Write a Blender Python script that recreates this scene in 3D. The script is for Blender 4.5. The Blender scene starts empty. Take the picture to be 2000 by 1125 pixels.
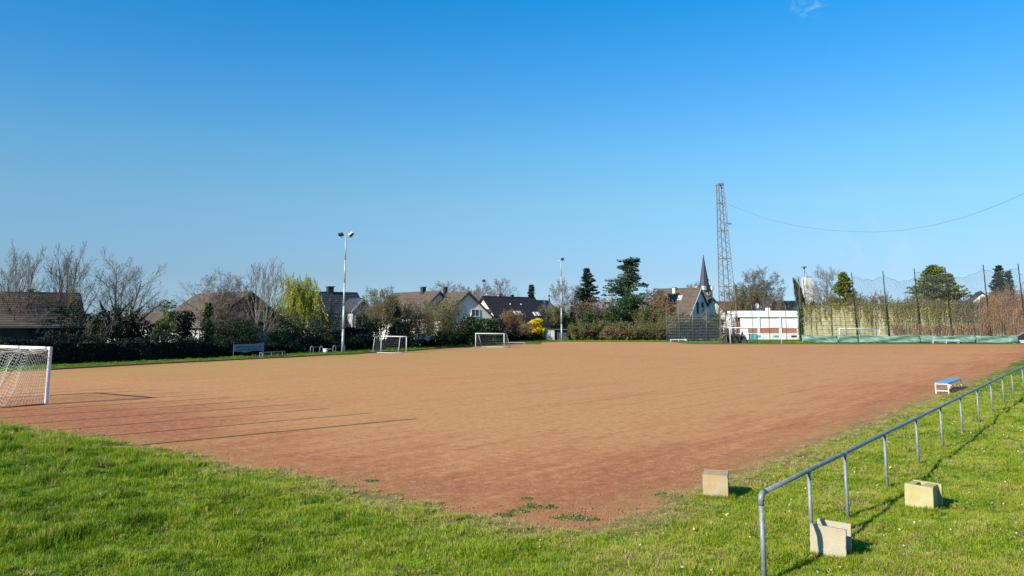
import bpy, bmesh, math, random
import mathutils.noise as mnoise
import numpy as np
from mathutils import Vector, Matrix

R = math.radians
random.seed(11)
rng = np.random.default_rng(11)
scene = bpy.context.scene
COL = scene.collection

# ------------------------------------------------------------------ camera
F, CX, CY, HZ, CAMH = 1576.0, 1000.0, 400.0, 624.0, 3.7
PITCH = math.atan((HZ - CY) / F)
cam_d = bpy.data.cameras.new('camera')
cam = bpy.data.objects.new('camera', cam_d)
COL.objects.link(cam)
cam_d.sensor_width = 36.0
cam_d.lens = F * 36.0 / 2000.0
cam_d.shift_y = -(562.5 - CY) / 2000.0
cam_d.clip_end = 6000
cam.location = (0, 0, CAMH)
cam.rotation_euler = (math.pi / 2 + PITCH, 0, 0)
scene.camera = cam

# ------------------------------------------------------------------ light
SUN_AZ, SUN_EL = 229.0, 28.0          # azimuth clockwise from +Y
world = bpy.data.worlds.new('World')
scene.world = world
world.use_nodes = True
wn, wl = world.node_tree.nodes, world.node_tree.links
wn.clear()
sky = wn.new('ShaderNodeTexSky')
sky.sky_type = 'NISHITA'
sky.sun_disc = False
sky.sun_elevation = R(SUN_EL)
sky.sun_rotation = R(SUN_AZ)
sky.air_density = 1.0
sky.dust_density = 0.25
sky.ozone_density = 2.2
# the photograph's sky is a clean deep blue overhead and stays blue down to the rooftops: grade by elevation, alike all round
wtc = wn.new('ShaderNodeTexCoord')
sep = wn.new('ShaderNodeSeparateXYZ')
wl.new(wtc.outputs['Generated'], sep.inputs[0])
skr = wn.new('ShaderNodeValToRGB')
e = skr.color_ramp.elements
e[0].position, e[0].color = 0.0, (.28, .46, .86, 1)
e[1].position, e[1].color = 1.0, (.08, .58, 1.0, 1)
for q, c in ((.056, (.31, .42, .62)), (.141, (.375, .57, .66)), (.203, (.34, .64, .77)), (.29, (.20, .65, .90)), (.378, (.07, .66, .98))):
    z = e.new(q); z.color = (*c, 1)
wl.new(sep.outputs['Z'], skr.inputs[0])
smx = wn.new('ShaderNodeMix')
smx.data_type = 'RGBA'; smx.blend_type = 'MULTIPLY'
smx.inputs['Factor'].default_value = 1.0
wl.new(sky.outputs[0], smx.inputs['A'])
wl.new(skr.outputs[0], smx.inputs['B'])
# one small wisp of thin cloud high on the right, another very faint one low on the right
def wisp(col, d, size, amt):
    nrm_ = wn.new('ShaderNodeVectorMath'); nrm_.operation = 'DISTANCE'
    nrm_.inputs[1].default_value = Vector(d).normalized()
    wl.new(wtc.outputs['Generated'], nrm_.inputs[0])
    mr_ = wn.new('ShaderNodeMapRange'); mr_.interpolation_type = 'SMOOTHSTEP'
    mr_.inputs['From Min'].default_value = size; mr_.inputs['From Max'].default_value = 0
    wl.new(nrm_.outputs['Value'], mr_.inputs['Value'])
    no_ = wn.new('ShaderNodeTexNoise'); no_.inputs['Scale'].default_value = 1.6 / size; no_.inputs['Detail'].default_value = 8
    no_.inputs['Distortion'].default_value = 1.4
    wl.new(wtc.outputs['Generated'], no_.inputs['Vector'])
    m2_ = wn.new('ShaderNodeMapRange'); m2_.inputs['From Min'].default_value = .45; m2_.inputs['From Max'].default_value = .75
    wl.new(no_.outputs['Fac'], m2_.inputs['Value'])
    mu_ = wn.new('ShaderNodeMath'); mu_.operation = 'MULTIPLY'
    wl.new(mr_.outputs[0], mu_.inputs[0]); wl.new(m2_.outputs[0], mu_.inputs[1])
    m3_ = wn.new('ShaderNodeMath'); m3_.operation = 'MULTIPLY'; m3_.inputs[1].default_value = amt
    wl.new(mu_.outputs[0], m3_.inputs[0])
    mx_ = wn.new('ShaderNodeMix'); mx_.data_type = 'RGBA'
    mx_.inputs['B'].default_value = (4.0, 4.6, 5.0, 1)
    wl.new(m3_.outputs[0], mx_.inputs['Factor']); wl.new(col, mx_.inputs['A'])
    return mx_.outputs['Result']


_c = wisp(smx.outputs['Result'], (0.358, 0.93, 0.384), 0.028, 0.45)
_c = wisp(_c, (0.44, 1.0, 0.085), 0.09, 0.22)
bg = wn.new('ShaderNodeBackground')
bg.inputs['Strength'].default_value = 0.116
wo = wn.new('ShaderNodeOutputWorld')
wl.new(_c, bg.inputs['Color'])
wl.new(bg.outputs[0], wo.inputs['Surface'])

sun_d = bpy.data.lights.new('sun', 'SUN')
sun_d.energy = 4.6
sun_d.angle = R(0.45)
sun_d.color = (1.0, 0.93, 0.82)
sun = bpy.data.objects.new('sun', sun_d)
COL.objects.link(sun)
sun.location = (-30, -30, 40)
_a = R(SUN_AZ - 180)
sun.rotation_euler = Vector((math.sin(_a) * math.cos(R(SUN_EL)), math.cos(_a) * math.cos(R(SUN_EL)), -math.sin(R(SUN_EL)))).to_track_quat('-Z', 'Y').to_euler()

vs = scene.view_settings
vs.view_transform = 'Standard'
vs.look = 'None'
vs.exposure = 0.76
vs.gamma = 1.0
vs.use_curve_mapping = False

# ------------------------------------------------------------------ placing
_cp, _sp = math.cos(PITCH), math.sin(PITCH)


def ray(px, py):
    u, v = (px - CX) / F, (CY - py) / F
    return u, _cp - v * _sp, _sp + v * _cp


def P(px, py, D):
    """world point seen at (px,py) of the 2000 px photograph at forward distance D"""
    r = ray(px, py)
    t = D / r[1]
    return Vector((r[0] * t, D, CAMH + r[2] * t))


def G(px, py, z=0.0):
    r = ray(px, py)
    t = (z - CAMH) / r[2]
    return Vector((r[0] * t, r[1] * t, z))


def DG(py, z=0.0):
    return G(CX, py, z).y


# ------------------------------------------------------------------ materials
def _nt(name):
    m = bpy.data.materials.new(name)
    m.use_nodes = True
    nt = m.node_tree
    b = nt.nodes['Principled BSDF']
    return m, nt, b


def mat(name, c1, c2=None, scale=3.0, rough=0.8, metal=0.0, bump=0.0, bscale=40.0, stretch=(1, 1, 1), island=0.0, spec=0.3, detail=5.0, lo=0.35, hi=0.65):
    m, nt, b = _nt(name)
    n, l = nt.nodes, nt.links
    b.inputs['Roughness'].default_value = rough
    b.inputs['Metallic'].default_value = metal
    b.inputs['Specular IOR Level'].default_value = spec
    b.inputs['Base Color'].default_value = (*c1, 1)
    tc = n.new('ShaderNodeTexCoord')
    mp = n.new('ShaderNodeMapping')
    mp.inputs['Scale'].default_value = stretch
    l.new(tc.outputs['Object'], mp.inputs['Vector'])
    if c2 is not None:
        no = n.new('ShaderNodeTexNoise')
        no.inputs['Scale'].default_value = scale
        no.inputs['Detail'].default_value = detail
        no.inputs['Roughness'].default_value = 0.65
        l.new(mp.outputs[0], no.inputs['Vector'])
        r = n.new('ShaderNodeMapRange')
        r.inputs['From Min'].default_value = lo
        r.inputs['From Max'].default_value = hi
        l.new(no.outputs['Fac'], r.inputs['Value'])
        mx = n.new('ShaderNodeMix')
        mx.data_type = 'RGBA'
        mx.inputs['A'].default_value = (*c1, 1)
        mx.inputs['B'].default_value = (*c2, 1)
        fac = r.outputs[0]
        if island > 0:
            g = n.new('ShaderNodeNewGeometry')
            ma = n.new('ShaderNodeMath'); ma.operation = 'MULTIPLY_ADD'
            ma.inputs[1].default_value = island
            l.new(g.outputs['Random Per Island'], ma.inputs[0])
            m2 = n.new('ShaderNodeMath'); m2.operation = 'MULTIPLY'
            m2.inputs[1].default_value = 1 - island
            l.new(fac, m2.inputs[0])
            l.new(m2.outputs[0], ma.inputs[2])
            fac = ma.outputs[0]
        l.new(fac, mx.inputs['Factor'])
        l.new(mx.outputs['Result'], b.inputs['Base Color'])
    if bump > 0:
        nb = n.new('ShaderNodeTexNoise')
        nb.inputs['Scale'].default_value = bscale
        nb.inputs['Detail'].default_value = 4
        l.new(mp.outputs[0], nb.inputs['Vector'])
        bu = n.new('ShaderNodeBump')
        bu.inputs['Strength'].default_value = bump
        bu.inputs['Distance'].default_value = 0.02
        l.new(nb.outputs['Fac'], bu.inputs['Height'])
        l.new(bu.outputs[0], b.inputs['Normal'])
    return m


def leafmat(name, c1, c2, c3=None, trans=0.35, scale=0.6, rough=0.6, gain=1.0):
    """leaf: colour by leaf (island) and by slow noise, with light passing through"""
    m, nt, b = _nt(name)
    n, l = nt.nodes, nt.links
    g = n.new('ShaderNodeNewGeometry')
    tc = n.new('ShaderNodeTexCoord')
    no = n.new('ShaderNodeTexNoise')
    no.inputs['Scale'].default_value = scale
    l.new(tc.outputs['Object'], no.inputs['Vector'])
    a = n.new('ShaderNodeMath'); a.operation = 'ADD'
    l.new(g.outputs['Random Per Island'], a.inputs[0])
    l.new(no.outputs['Fac'], a.inputs[1])
    mr = n.new('ShaderNodeMapRange')
    mr.inputs['From Min'].default_value = 0.3
    mr.inputs['From Max'].default_value = 1.7
    l.new(a.outputs[0], mr.inputs['Value'])
    cr = n.new('ShaderNodeValToRGB')
    e = cr.color_ramp.elements
    e[0].position, e[0].color = 0.1, (*c1, 1)
    e[1].position, e[1].color = 0.9 if c3 is None else 0.6, (*c2, 1)
    if c3 is not None:
        q = e.new(0.97); q.color = (*c3, 1)
    l.new(mr.outputs[0], cr.inputs[0])
    b.inputs['Roughness'].default_value = rough
    b.inputs['Specular IOR Level'].default_value = 0.25
    l.new(cr.outputs[0], b.inputs['Base Color'])
    t = n.new('ShaderNodeBsdfTranslucent')
    l.new(cr.outputs[0], t.inputs['Color'])
    mx = n.new('ShaderNodeMixShader')
    mx.inputs[0].default_value = trans
    l.new(b.outputs[0], mx.inputs[1])
    l.new(t.outputs[0], mx.inputs[2])
    l.new(mx.outputs[0], n['Material Output'].inputs['Surface'])
    return m


# ------------------------------------------------------------------ meshes
def npmesh(name, V, Fc, m=None, smooth=False, tris=None):
    V = np.ascontiguousarray(V, dtype=np.float32).reshape(-1, 3)
    me = bpy.data.meshes.new(name)
    faces = [np.asarray(Fc, dtype=np.int32)]
    if tris is not None and len(tris):
        faces.append(np.asarray(tris, dtype=np.int32))
    loops = np.concatenate([f.ravel() for f in faces])
    tot = np.concatenate([np.full(len(f), f.shape[1], dtype=np.int32) for f in faces])
    st = np.concatenate([[0], np.cumsum(tot)[:-1]]).astype(np.int32)
    me.vertices.add(len(V)); me.vertices.foreach_set('co', V.ravel())
    me.loops.add(len(loops)); me.loops.foreach_set('vertex_index', loops)
    me.polygons.add(len(tot))
    me.polygons.foreach_set('loop_start', st)
    me.polygons.foreach_set('loop_total', tot)
    if smooth:
        me.polygons.foreach_set('use_smooth', np.ones(len(tot), dtype=bool))
    me.update(calc_edges=True)
    if m is not None:
        me.materials.append(m)
    return me


def seg_mesh(name, segs, m, n=3):
    """segs: rows p0(3) p1(3) r0 r1 -> one mesh of tapered tubes"""
    S = np.asarray(segs, dtype=np.float64).reshape(-1, 8)
    p0, p1, r0, r1 = S[:, :3], S[:, 3:6], S[:, 6], S[:, 7]
    d = p1 - p0
    L = np.linalg.norm(d, axis=1, keepdims=True); L[L == 0] = 1
    d = d / L
    ref = np.where(np.abs(d[:, 2:3]) > 0.9, np.array([[1.0, 0, 0]]), np.array([[0, 0, 1.0]]))
    u = np.cross(d, ref); u /= np.linalg.norm(u, axis=1, keepdims=True)
    v = np.cross(d, u)
    a = np.arange(n) * 2 * np.pi / n
    ring = u[:, None, :] * np.cos(a)[None, :, None] + v[:, None, :] * np.sin(a)[None, :, None]
    A = p0[:, None, :] + ring * r0[:, None, None]
    B = p1[:, None, :] + ring * r1[:, None, None]
    V = np.concatenate([A, B], axis=1).reshape(-1, 3)
    k = np.arange(n); k2 = (k + 1) % n
    q = np.stack([k, k2, k2 + n, k + n], axis=1)
    Fq = (q[None] + (np.arange(len(S)) * 2 * n)[:, None, None]).reshape(-1, 4)
    return npmesh(name, V, Fq, m, smooth=(n > 4))


def leaf_mesh(name, C, size, m, up=0.0, long=1.6, dirs=None):
    """C (n,3) centres; each leaf is a folded diamond of its own"""
    C = np.asarray(C, dtype=np.float64)
    n = len(C)
    size = np.broadcast_to(np.asarray(size, dtype=np.float64), (n,))
    a = rng.normal(size=(n, 3)) if dirs is None else dirs + rng.normal(size=(n, 3)) * 0.35
    a[:, 2] += up
    a /= np.linalg.norm(a, axis=1, keepdims=True)
    b = np.cross(a, rng.normal(size=(n, 3)))
    b /= np.linalg.norm(b, axis=1, keepdims=True)
    s = size[:, None]
    V = np.stack([C - a * s * long * .5, C + b * s * .5, C + a * s * long * .5, C - b * s * .5], axis=1)
    Fq = (np.arange(4)[None] + (np.arange(n) * 4)[:, None])
    return npmesh(name, V.reshape(-1, 3), Fq, m)


class MB:
    def __init__(s):
        s.v, s.f = [], []

    def add(s, vs_, fs):
        o = len(s.v)
        s.v += [tuple(x) for x in vs_]
        s.f += [tuple(i + o for i in q) for q in fs]
        return s

    def box(s, c, d, rot=None, taper=None):
        x, y, z = d[0] / 2, d[1] / 2, d[2] / 2
        pts = [Vector(q) for q in ((-x, -y, -z), (x, -y, -z), (x, y, -z), (-x, y, -z), (-x, -y, z), (x, -y, z), (x, y, z), (-x, y, z))]
        if taper:
            for q in pts[4:]:
                q.x *= taper; q.y *= taper
        if rot is not None:
            pts = [rot @ q for q in pts]
        c = Vector(c)
        return s.add([q + c for q in pts], [(0, 3, 2, 1), (4, 5, 6, 7), (0, 1, 5, 4), (1, 2, 6, 5), (2, 3, 7, 6), (3, 0, 4, 7)])

    def span(s, x0, x1, y0, y1, z0, z1):
        return s.box(((x0 + x1) / 2, (y0 + y1) / 2, (z0 + z1) / 2), (x1 - x0, y1 - y0, z1 - z0))

    def bar(s, p, q, w, h=None):
        p, q = Vector(p), Vector(q)
        d = q - p
        L = d.length
        rot = d.to_track_quat('Y', 'Z').to_matrix()
        return s.box((p + q) / 2, (w, L, h or w), rot)

    def prism(s, poly, ext):
        """poly: 3d points in order, ext: extrusion vector"""
        n = len(poly)
        ext = Vector(ext)
        a = [Vector(q) for q in poly]
        b = [q + ext for q in a]
        fs = [tuple(range(n))[::-1], tuple(range(n, 2 * n))]
        fs += [(i, (i + 1) % n, (i + 1) % n + n, i + n) for i in range(n)]
        return s.add(a + b, fs)

    def tube(s, pts, r, n=10, cap=True):
        pts = [Vector(q) for q in pts]
        rs = r if isinstance(r, (list, tuple)) else [r] * len(pts)
        o = len(s.v)
        prev = None
        for i, p in enumerate(pts):
            if i == 0: d = pts[1] - p
            elif i == len(pts) - 1: d = p - pts[i - 1]
            else: d = (pts[i + 1] - p).normalized() + (p - pts[i - 1]).normalized()
            d.normalize()
            if prev is None:
                u = d.orthogonal().normalized()
            else:
                u = (prev - d * prev.dot(d)).normalized()
            prev = u
            w = d.cross(u)
            for k in range(n):
                a = 2 * math.pi * k / n
                s.v.append(tuple(p + (u * math.cos(a) + w * math.sin(a)) * rs[i]))
        for i in range(len(pts) - 1):
            for k in range(n):
                k2 = (k + 1) % n
                s.f.append((o + i * n + k, o + i * n + k2, o + (i + 1) * n + k2, o + (i + 1) * n + k))
        if cap:
            s.f.append(tuple(o + k for k in range(n))[::-1])
            s.f.append(tuple(o + (len(pts) - 1) * n + k for k in range(n)))
        return s

    def mesh(s, name, m, smooth=False):
        me = bpy.data.meshes.new(name)
        me.from_pydata(s.v, [], s.f)
        me.materials.append(m)
        if smooth:
            for p in me.polygons:
                p.use_smooth = len(p.vertices) == 4
        me.update()
        return me

    def obj(s, name, m, parent=None, smooth=False, bevel=0.0):
        o = link(name, s.mesh(name, m, smooth), parent)
        if bevel:
            b = o.modifiers.new('bevel', 'BEVEL')
            b.width = bevel; b.segments = 2; b.limit_method = 'ANGLE'
        return o


def link(name, me, parent=None):
    o = bpy.data.objects.new(name, me)
    COL.objects.link(o)
    if parent is not None:
        o.parent = parent
    return o


def tag(o, label=None, cat=None, group=None, kind=None):
    if label: o['label'] = label
    if cat: o['category'] = cat
    if group: o['group'] = group
    if kind: o['kind'] = kind
    return o


def thing(name, label, cat, loc=(0, 0, 0), rotz=0.0, group=None):
    o = bpy.data.objects.new(name, None)
    o.empty_display_size = 0.2
    COL.objects.link(o)
    o.location = loc
    o.rotation_euler = (0, 0, rotz)
    return tag(o, label, cat, group)


def dup(root, loc, rotz=0.0, label=None, scale=None):
    r = root.copy(); COL.objects.link(r)
    r.location = loc; r.rotation_euler = (0, 0, rotz)
    if label: r['label'] = label
    if scale: r.scale = (scale,) * 3
    for ch in list(root.children):
        c = ch.copy(); COL.objects.link(c); c.parent = r
        for g in list(ch.children):
            d = g.copy(); COL.objects.link(d); d.parent = c
    return r


# ------------------------------------------------------------------ palette
M = {}
M['galv'] = mat('galvanised_steel', (0.27, 0.285, 0.295), (0.16, 0.175, 0.185), 14, 0.5, 0.15, 0.15, 60)
M['galv_dark'] = mat('weathered_steel', (0.16, 0.18, 0.19), (0.10, 0.11, 0.12), 6, 0.6, 0.3)
M['pole'] = mat('pale_pole_steel', (0.45, 0.48, 0.50), (0.34, 0.36, 0.38), 3, 0.5, 0.3)
M['white'] = mat('white_paint', (0.78, 0.78, 0.76), (0.60, 0.60, 0.57), 7, 0.5, 0, 0.1, 30)
M['white_worn'] = mat('worn_white_paint', (0.74, 0.72, 0.68), (0.42, 0.36, 0.29), 12, 0.6, 0, 0.2, 60, lo=0.5, hi=0.8)
M['net'] = mat('net_cord', (0.62, 0.60, 0.54), None, rough=0.9)
M['net_grey'] = mat('grey_net_cord', (0.13, 0.14, 0.15), None, rough=0.9)
M['black'] = mat('black_steel', (0.02, 0.022, 0.025), (0.04, 0.04, 0.045), 4, 0.5)
M['lamp_face'] = mat('lamp_glass', (0.03, 0.03, 0.035), None, rough=0.2)
M['rust'] = mat('rusty_steel', (0.18, 0.085, 0.05), (0.10, 0.07, 0.055), 2.5, 0.85)
M['mast'] = mat('mast_steel', (0.19, 0.185, 0.18), (0.12, 0.115, 0.11), 3, 0.7, 0.2)
M['bark'] = mat('bark', (0.13, 0.105, 0.08), (0.07, 0.06, 0.045), 4, 0.9, 0, 0.4, 20)
M['bark_pale'] = mat('pale_bark', (0.26, 0.235, 0.19), (0.14, 0.125, 0.10), 3, 0.9)
M['bark_dark'] = mat('dark_bark', (0.06, 0.05, 0.04), (0.035, 0.03, 0.025), 4, 0.9)
M['twig'] = mat('twigs', (0.20, 0.17, 0.13), (0.11, 0.095, 0.075), 1.5, 0.9)
M['twig_far'] = mat('far_twigs', (0.25, 0.22, 0.20), (0.17, 0.15, 0.14), 1.0, 0.9)
M['twig_olive'] = mat('olive_twigs', (0.19, 0.17, 0.085), (0.12, 0.105, 0.055), 1.0, 0.9)
M['twig_red'] = mat('reddish_twigs', (0.33, 0.22, 0.14), (0.20, 0.13, 0.085), 1.0, 0.9)
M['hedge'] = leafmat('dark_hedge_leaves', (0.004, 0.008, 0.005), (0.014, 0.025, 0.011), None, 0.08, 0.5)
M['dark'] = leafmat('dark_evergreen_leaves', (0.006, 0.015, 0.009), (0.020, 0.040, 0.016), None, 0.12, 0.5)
M['laurel'] = leafmat('laurel_leaves', (0.016, 0.035, 0.014), (0.045, 0.095, 0.028), (0.08, 0.13, 0.05), 0.15, 0.5, 0.4)
M['ivy'] = leafmat('ivy_leaves', (0.014, 0.032, 0.012), (0.05, 0.09, 0.022), (0.09, 0.13, 0.035), 0.2, 0.7, 0.45)
M['olive'] = leafmat('olive_buds', (0.10, 0.105, 0.03), (0.18, 0.175, 0.055), None, 0.35)
M['brownleaf'] = leafmat('brown_buds', (0.13, 0.085, 0.035), (0.22, 0.145, 0.06), None, 0.3)
M['rustleaf'] = leafmat('russet_leaves', (0.18, 0.095, 0.025), (0.30, 0.17, 0.05), None, 0.3)
M['willow'] = leafmat('willow_leaves', (0.30, 0.34, 0.03), (0.52, 0.55, 0.08), None, 0.45)
M['yellow'] = leafmat('forsythia_flowers', (0.70, 0.52, 0.01), (0.85, 0.68, 0.03), None, 0.4)
M['needle'] = leafmat('fir_needles', (0.022, 0.048, 0.030), (0.055, 0.10, 0.055), (0.10, 0.15, 0.10), 0.15, 0.5)
M['needle_dark'] = leafmat('dark_fir_needles', (0.012, 0.028, 0.022), (0.030, 0.058, 0.040), None, 0.1, 0.5)
M['yew'] = leafmat('yellow_green_conifer', (0.05, 0.085, 0.018), (0.16, 0.20, 0.035), (0.24, 0.27, 0.06), 0.25, 0.5)
M['weed'] = leafmat('weed_leaves', (0.09, 0.14, 0.03), (0.26, 0.30, 0.10), None, 0.3, 3.0)
M['vine'] = leafmat('vine_leaves', (0.16, 0.17, 0.035), (0.34, 0.34, 0.09), None, 0.3, 0.4)
M['roof_brown'] = mat('brown_roof_tiles', (0.13, 0.10, 0.075), (0.085, 0.065, 0.05), 1.2, 0.85, 0, 0.4, 8)
M['roof_dark'] = mat('dark_roof_tiles', (0.042, 0.036, 0.036), (0.030, 0.026, 0.026), 1.0, 0.6, 0, 0.3, 8)
M['roof_slate'] = mat('slate_roof', (0.045, 0.052, 0.065), (0.03, 0.036, 0.046), 1.0, 0.55, 0, 0.3, 8)
M['roof_green'] = mat('green_grey_roof', (0.05, 0.075, 0.07), (0.035, 0.05, 0.05), 1.0, 0.6)
M['render_white'] = mat('white_render', (0.74, 0.71, 0.66), (0.60, 0.58, 0.53), 0.8, 0.9)
M['render_cream'] = mat('cream_render', (0.74, 0.69, 0.55), (0.62, 0.57, 0.44), 0.8, 0.9)
M['render_grey'] = mat('grey_render', (0.38, 0.38, 0.38), (0.28, 0.28, 0.28), 0.8, 0.9)
M['render_pink'] = mat('pink_render', (0.62, 0.40, 0.32), (0.5, 0.32, 0.26), 0.8, 0.9)
M['boards_blue'] = mat('pale_blue_boards', (0.60, 0.65, 0.72), (0.50, 0.55, 0.62), 0.8, 0.8)
M['clad_dark'] = mat('dark_cladding', (0.05, 0.045, 0.04), (0.03, 0.028, 0.026), 1.0, 0.8)
M['trim_dark'] = mat('dark_timber_trim', (0.035, 0.03, 0.028), None, rough=0.7)
M['brick'] = mat('red_brick', (0.42, 0.17, 0.10), (0.30, 0.11, 0.07), 3, 0.9)
M['stone'] = mat('tower_stone', (0.25, 0.20, 0.13), (0.17, 0.135, 0.09), 0.5, 0.9)
M['glass'] = mat('window_glass', (0.03, 0.04, 0.05), (0.05, 0.06, 0.07), 1, 0.12, 0, spec=0.6)
M['glass_sky'] = mat('skylight_glass', (0.35, 0.42, 0.48), None, rough=0.08, spec=0.8)
M['concrete'] = mat('lichen_concrete', (0.37, 0.335, 0.215), (0.24, 0.235, 0.11), 1.3, 0.9, 0, 0.4, 14)
M['conc_post'] = mat('wall_post', (0.11, 0.13, 0.06), (0.06, 0.07, 0.035), 1.5, 0.9)
M['tarp'] = mat('green_tarpaulin', (0.10, 0.20, 0.145), (0.17, 0.26, 0.21), 0.8, 0.45, 0, 0.5, 3)
M['banner'] = mat('faded_banner', (0.12, 0.20, 0.26), (0.22, 0.28, 0.30), 1.4, 0.7)
M['ink'] = mat('banner_ink', (0.03, 0.07, 0.16), None, rough=0.7)
M['blue'] = mat('blue_paint', (0.10, 0.32, 0.56), (0.22, 0.45, 0.66), 8, 0.35)
M['shed'] = mat('weathered_shed', (0.50, 0.50, 0.46), (0.34, 0.34, 0.31), 1.5, 0.85)
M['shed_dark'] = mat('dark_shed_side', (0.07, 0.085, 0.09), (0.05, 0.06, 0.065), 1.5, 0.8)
M['car'] = mat('silver_car_paint', (0.45, 0.50, 0.54), None, rough=0.25, metal=0.4)
M['tyre'] = mat('tyre_rubber', (0.02, 0.02, 0.02), None, rough=0.9)
M['teal'] = mat('turquoise_panel', (0.05, 0.30, 0.32), (0.10, 0.42, 0.44), 2, 0.6)
M['lip_shadow'] = mat('lip_shadow_dark', (0.12, 0.085, 0.06), (0.07, 0.05, 0.04), 2, 0.9)  # shadow tone for the dark strip along the turf lip

# ------------------------------------------------------------------ the pitch outline
PXE = [(-260, 775), (-100, 800), (0, 824), (110, 842), (220, 858), (340, 880), (450, 903), (560, 925), (660, 944), (750, 963),
       (830, 984), (900, 999), (970, 1011), (1050, 1022), (1110, 1029), (1150, 1031), (1190, 1023), (1230, 1000), (1280, 977), (1330, 960),
       (1430, 922), (1520, 888), (1600, 857), (1680, 827), (1760, 797), (1850, 762), (1930, 731), (2000, 704), (2090, 674.5),
       (1950, 671), (1800, 671), (1640, 671), (1426, 671.5), (1300, 668.5), (1100, 667.5), (1000, 671.5), (900, 678.5),
       (800, 685.5), (700, 691), (560, 698.5), (300, 711.5), (95, 723), (-260, 740)]
POLY = np.array([(G(a, b).x, G(a, b).y) for a, b in PXE])


def sdist(X, Y):
    """signed distance to the pitch outline, positive outside; also the index of the nearest edge"""
    X = np.asarray(X, dtype=np.float64).ravel(); Y = np.asarray(Y, dtype=np.float64).ravel()
    best = np.full(X.shape, 1e9); inside = np.zeros(X.shape, bool); near = np.zeros(X.shape, int)
    n = len(POLY)
    for i in range(n):
        ax, ay = POLY[i]; bx, by = POLY[(i + 1) % n]
        dx, dy = bx - ax, by - ay
        t = np.clip(((X - ax) * dx + (Y - ay) * dy) / (dx * dx + dy * dy), 0, 1)
        d = np.hypot(X - ax - t * dx, Y - ay - t * dy)
        near = np.where(d < best, i, near)
        best = np.minimum(best, d)
        c = ((ay > Y) != (by > Y)) & (X < (bx - ax) * (Y - ay) / (by - ay + 1e-12) + ax)
        inside ^= c
    return np.where(inside, -best, best), near


_ph = rng.uniform(0, 6.28, (24,)); _dr = rng.uniform(0, 6.28, (24,))


def wave(X, Y, lam, k0, n=6):
    s = 0
    for i in range(n):
        a = _dr[(k0 + i) % 24]; w = 2 * np.pi / (lam * (0.6 + 0.16 * i))
        s = s + np.sin((X * np.cos(a) + Y * np.sin(a)) * w + _ph[(k0 + i) % 24])
    return s / n * 1.6


def zground(X, Y, d=None):
    X = np.asarray(X, dtype=np.float64); Y = np.asarray(Y, dtype=np.float64)
    if d is None:
        d = sdist(X, Y)[0].reshape(X.shape)
    near = np.clip((70 - np.hypot(X, Y)) / 40, 0, 1)
    bumps = 0.075 * wave(X, Y, 2.2, 0) + 0.035 * wave(X, Y, 0.95, 13) + 0.05 * wave(X, Y, 5.0, 7)
    left = np.clip((2 - X) / 6, 0.5, 1.75)
    out = np.clip(d / 2.5, 0, 1)
    rag = 0.035 * wave(X, Y, 0.9, 3) + 0.03 * wave(X, Y, 2.6, 12)
    edge = np.clip(d / 0.7, -1, 1) * 0.05 + rag * np.clip(1.3 - np.abs(d), 0, 1)
    z = edge + bumps * near * left * out + 0.02 * out
    z = np.where(d < -0.9, -0.05, z)
    rr = np.hypot(X, Y)
    z = z + 1.6 * np.clip((8.2 - rr) / 5.5, 0, 1) ** 1.3     # the bank the photographer stands on
    return z


def axis(lo, hi, step, far):
    a = list(np.arange(lo, hi + 1e-6, step))
    s = step
    while a[-1] < far:
        s *= 1.35; a.append(a[-1] + s)
    s = step
    while a[0] > -far:
        s *= 1.35; a.insert(0, a[0] - s)
    return np.array(a)


def grid_mesh(xs, ys, zf, name, m):
    X, Y = np.meshgrid(xs, ys)
    Z = zf(X, Y)
    V = np.stack([X, Y, Z], axis=-1).reshape(-1, 3)
    nx, ny = len(xs), len(ys)
    i = np.arange(nx - 1)[None] + (np.arange(ny - 1) * nx)[:, None]
    Fq = np.stack([i, i + 1, i + nx + 1, i + nx], axis=-1).reshape(-1, 4)
    return npmesh(name, V, Fq, m, smooth=True)


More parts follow.
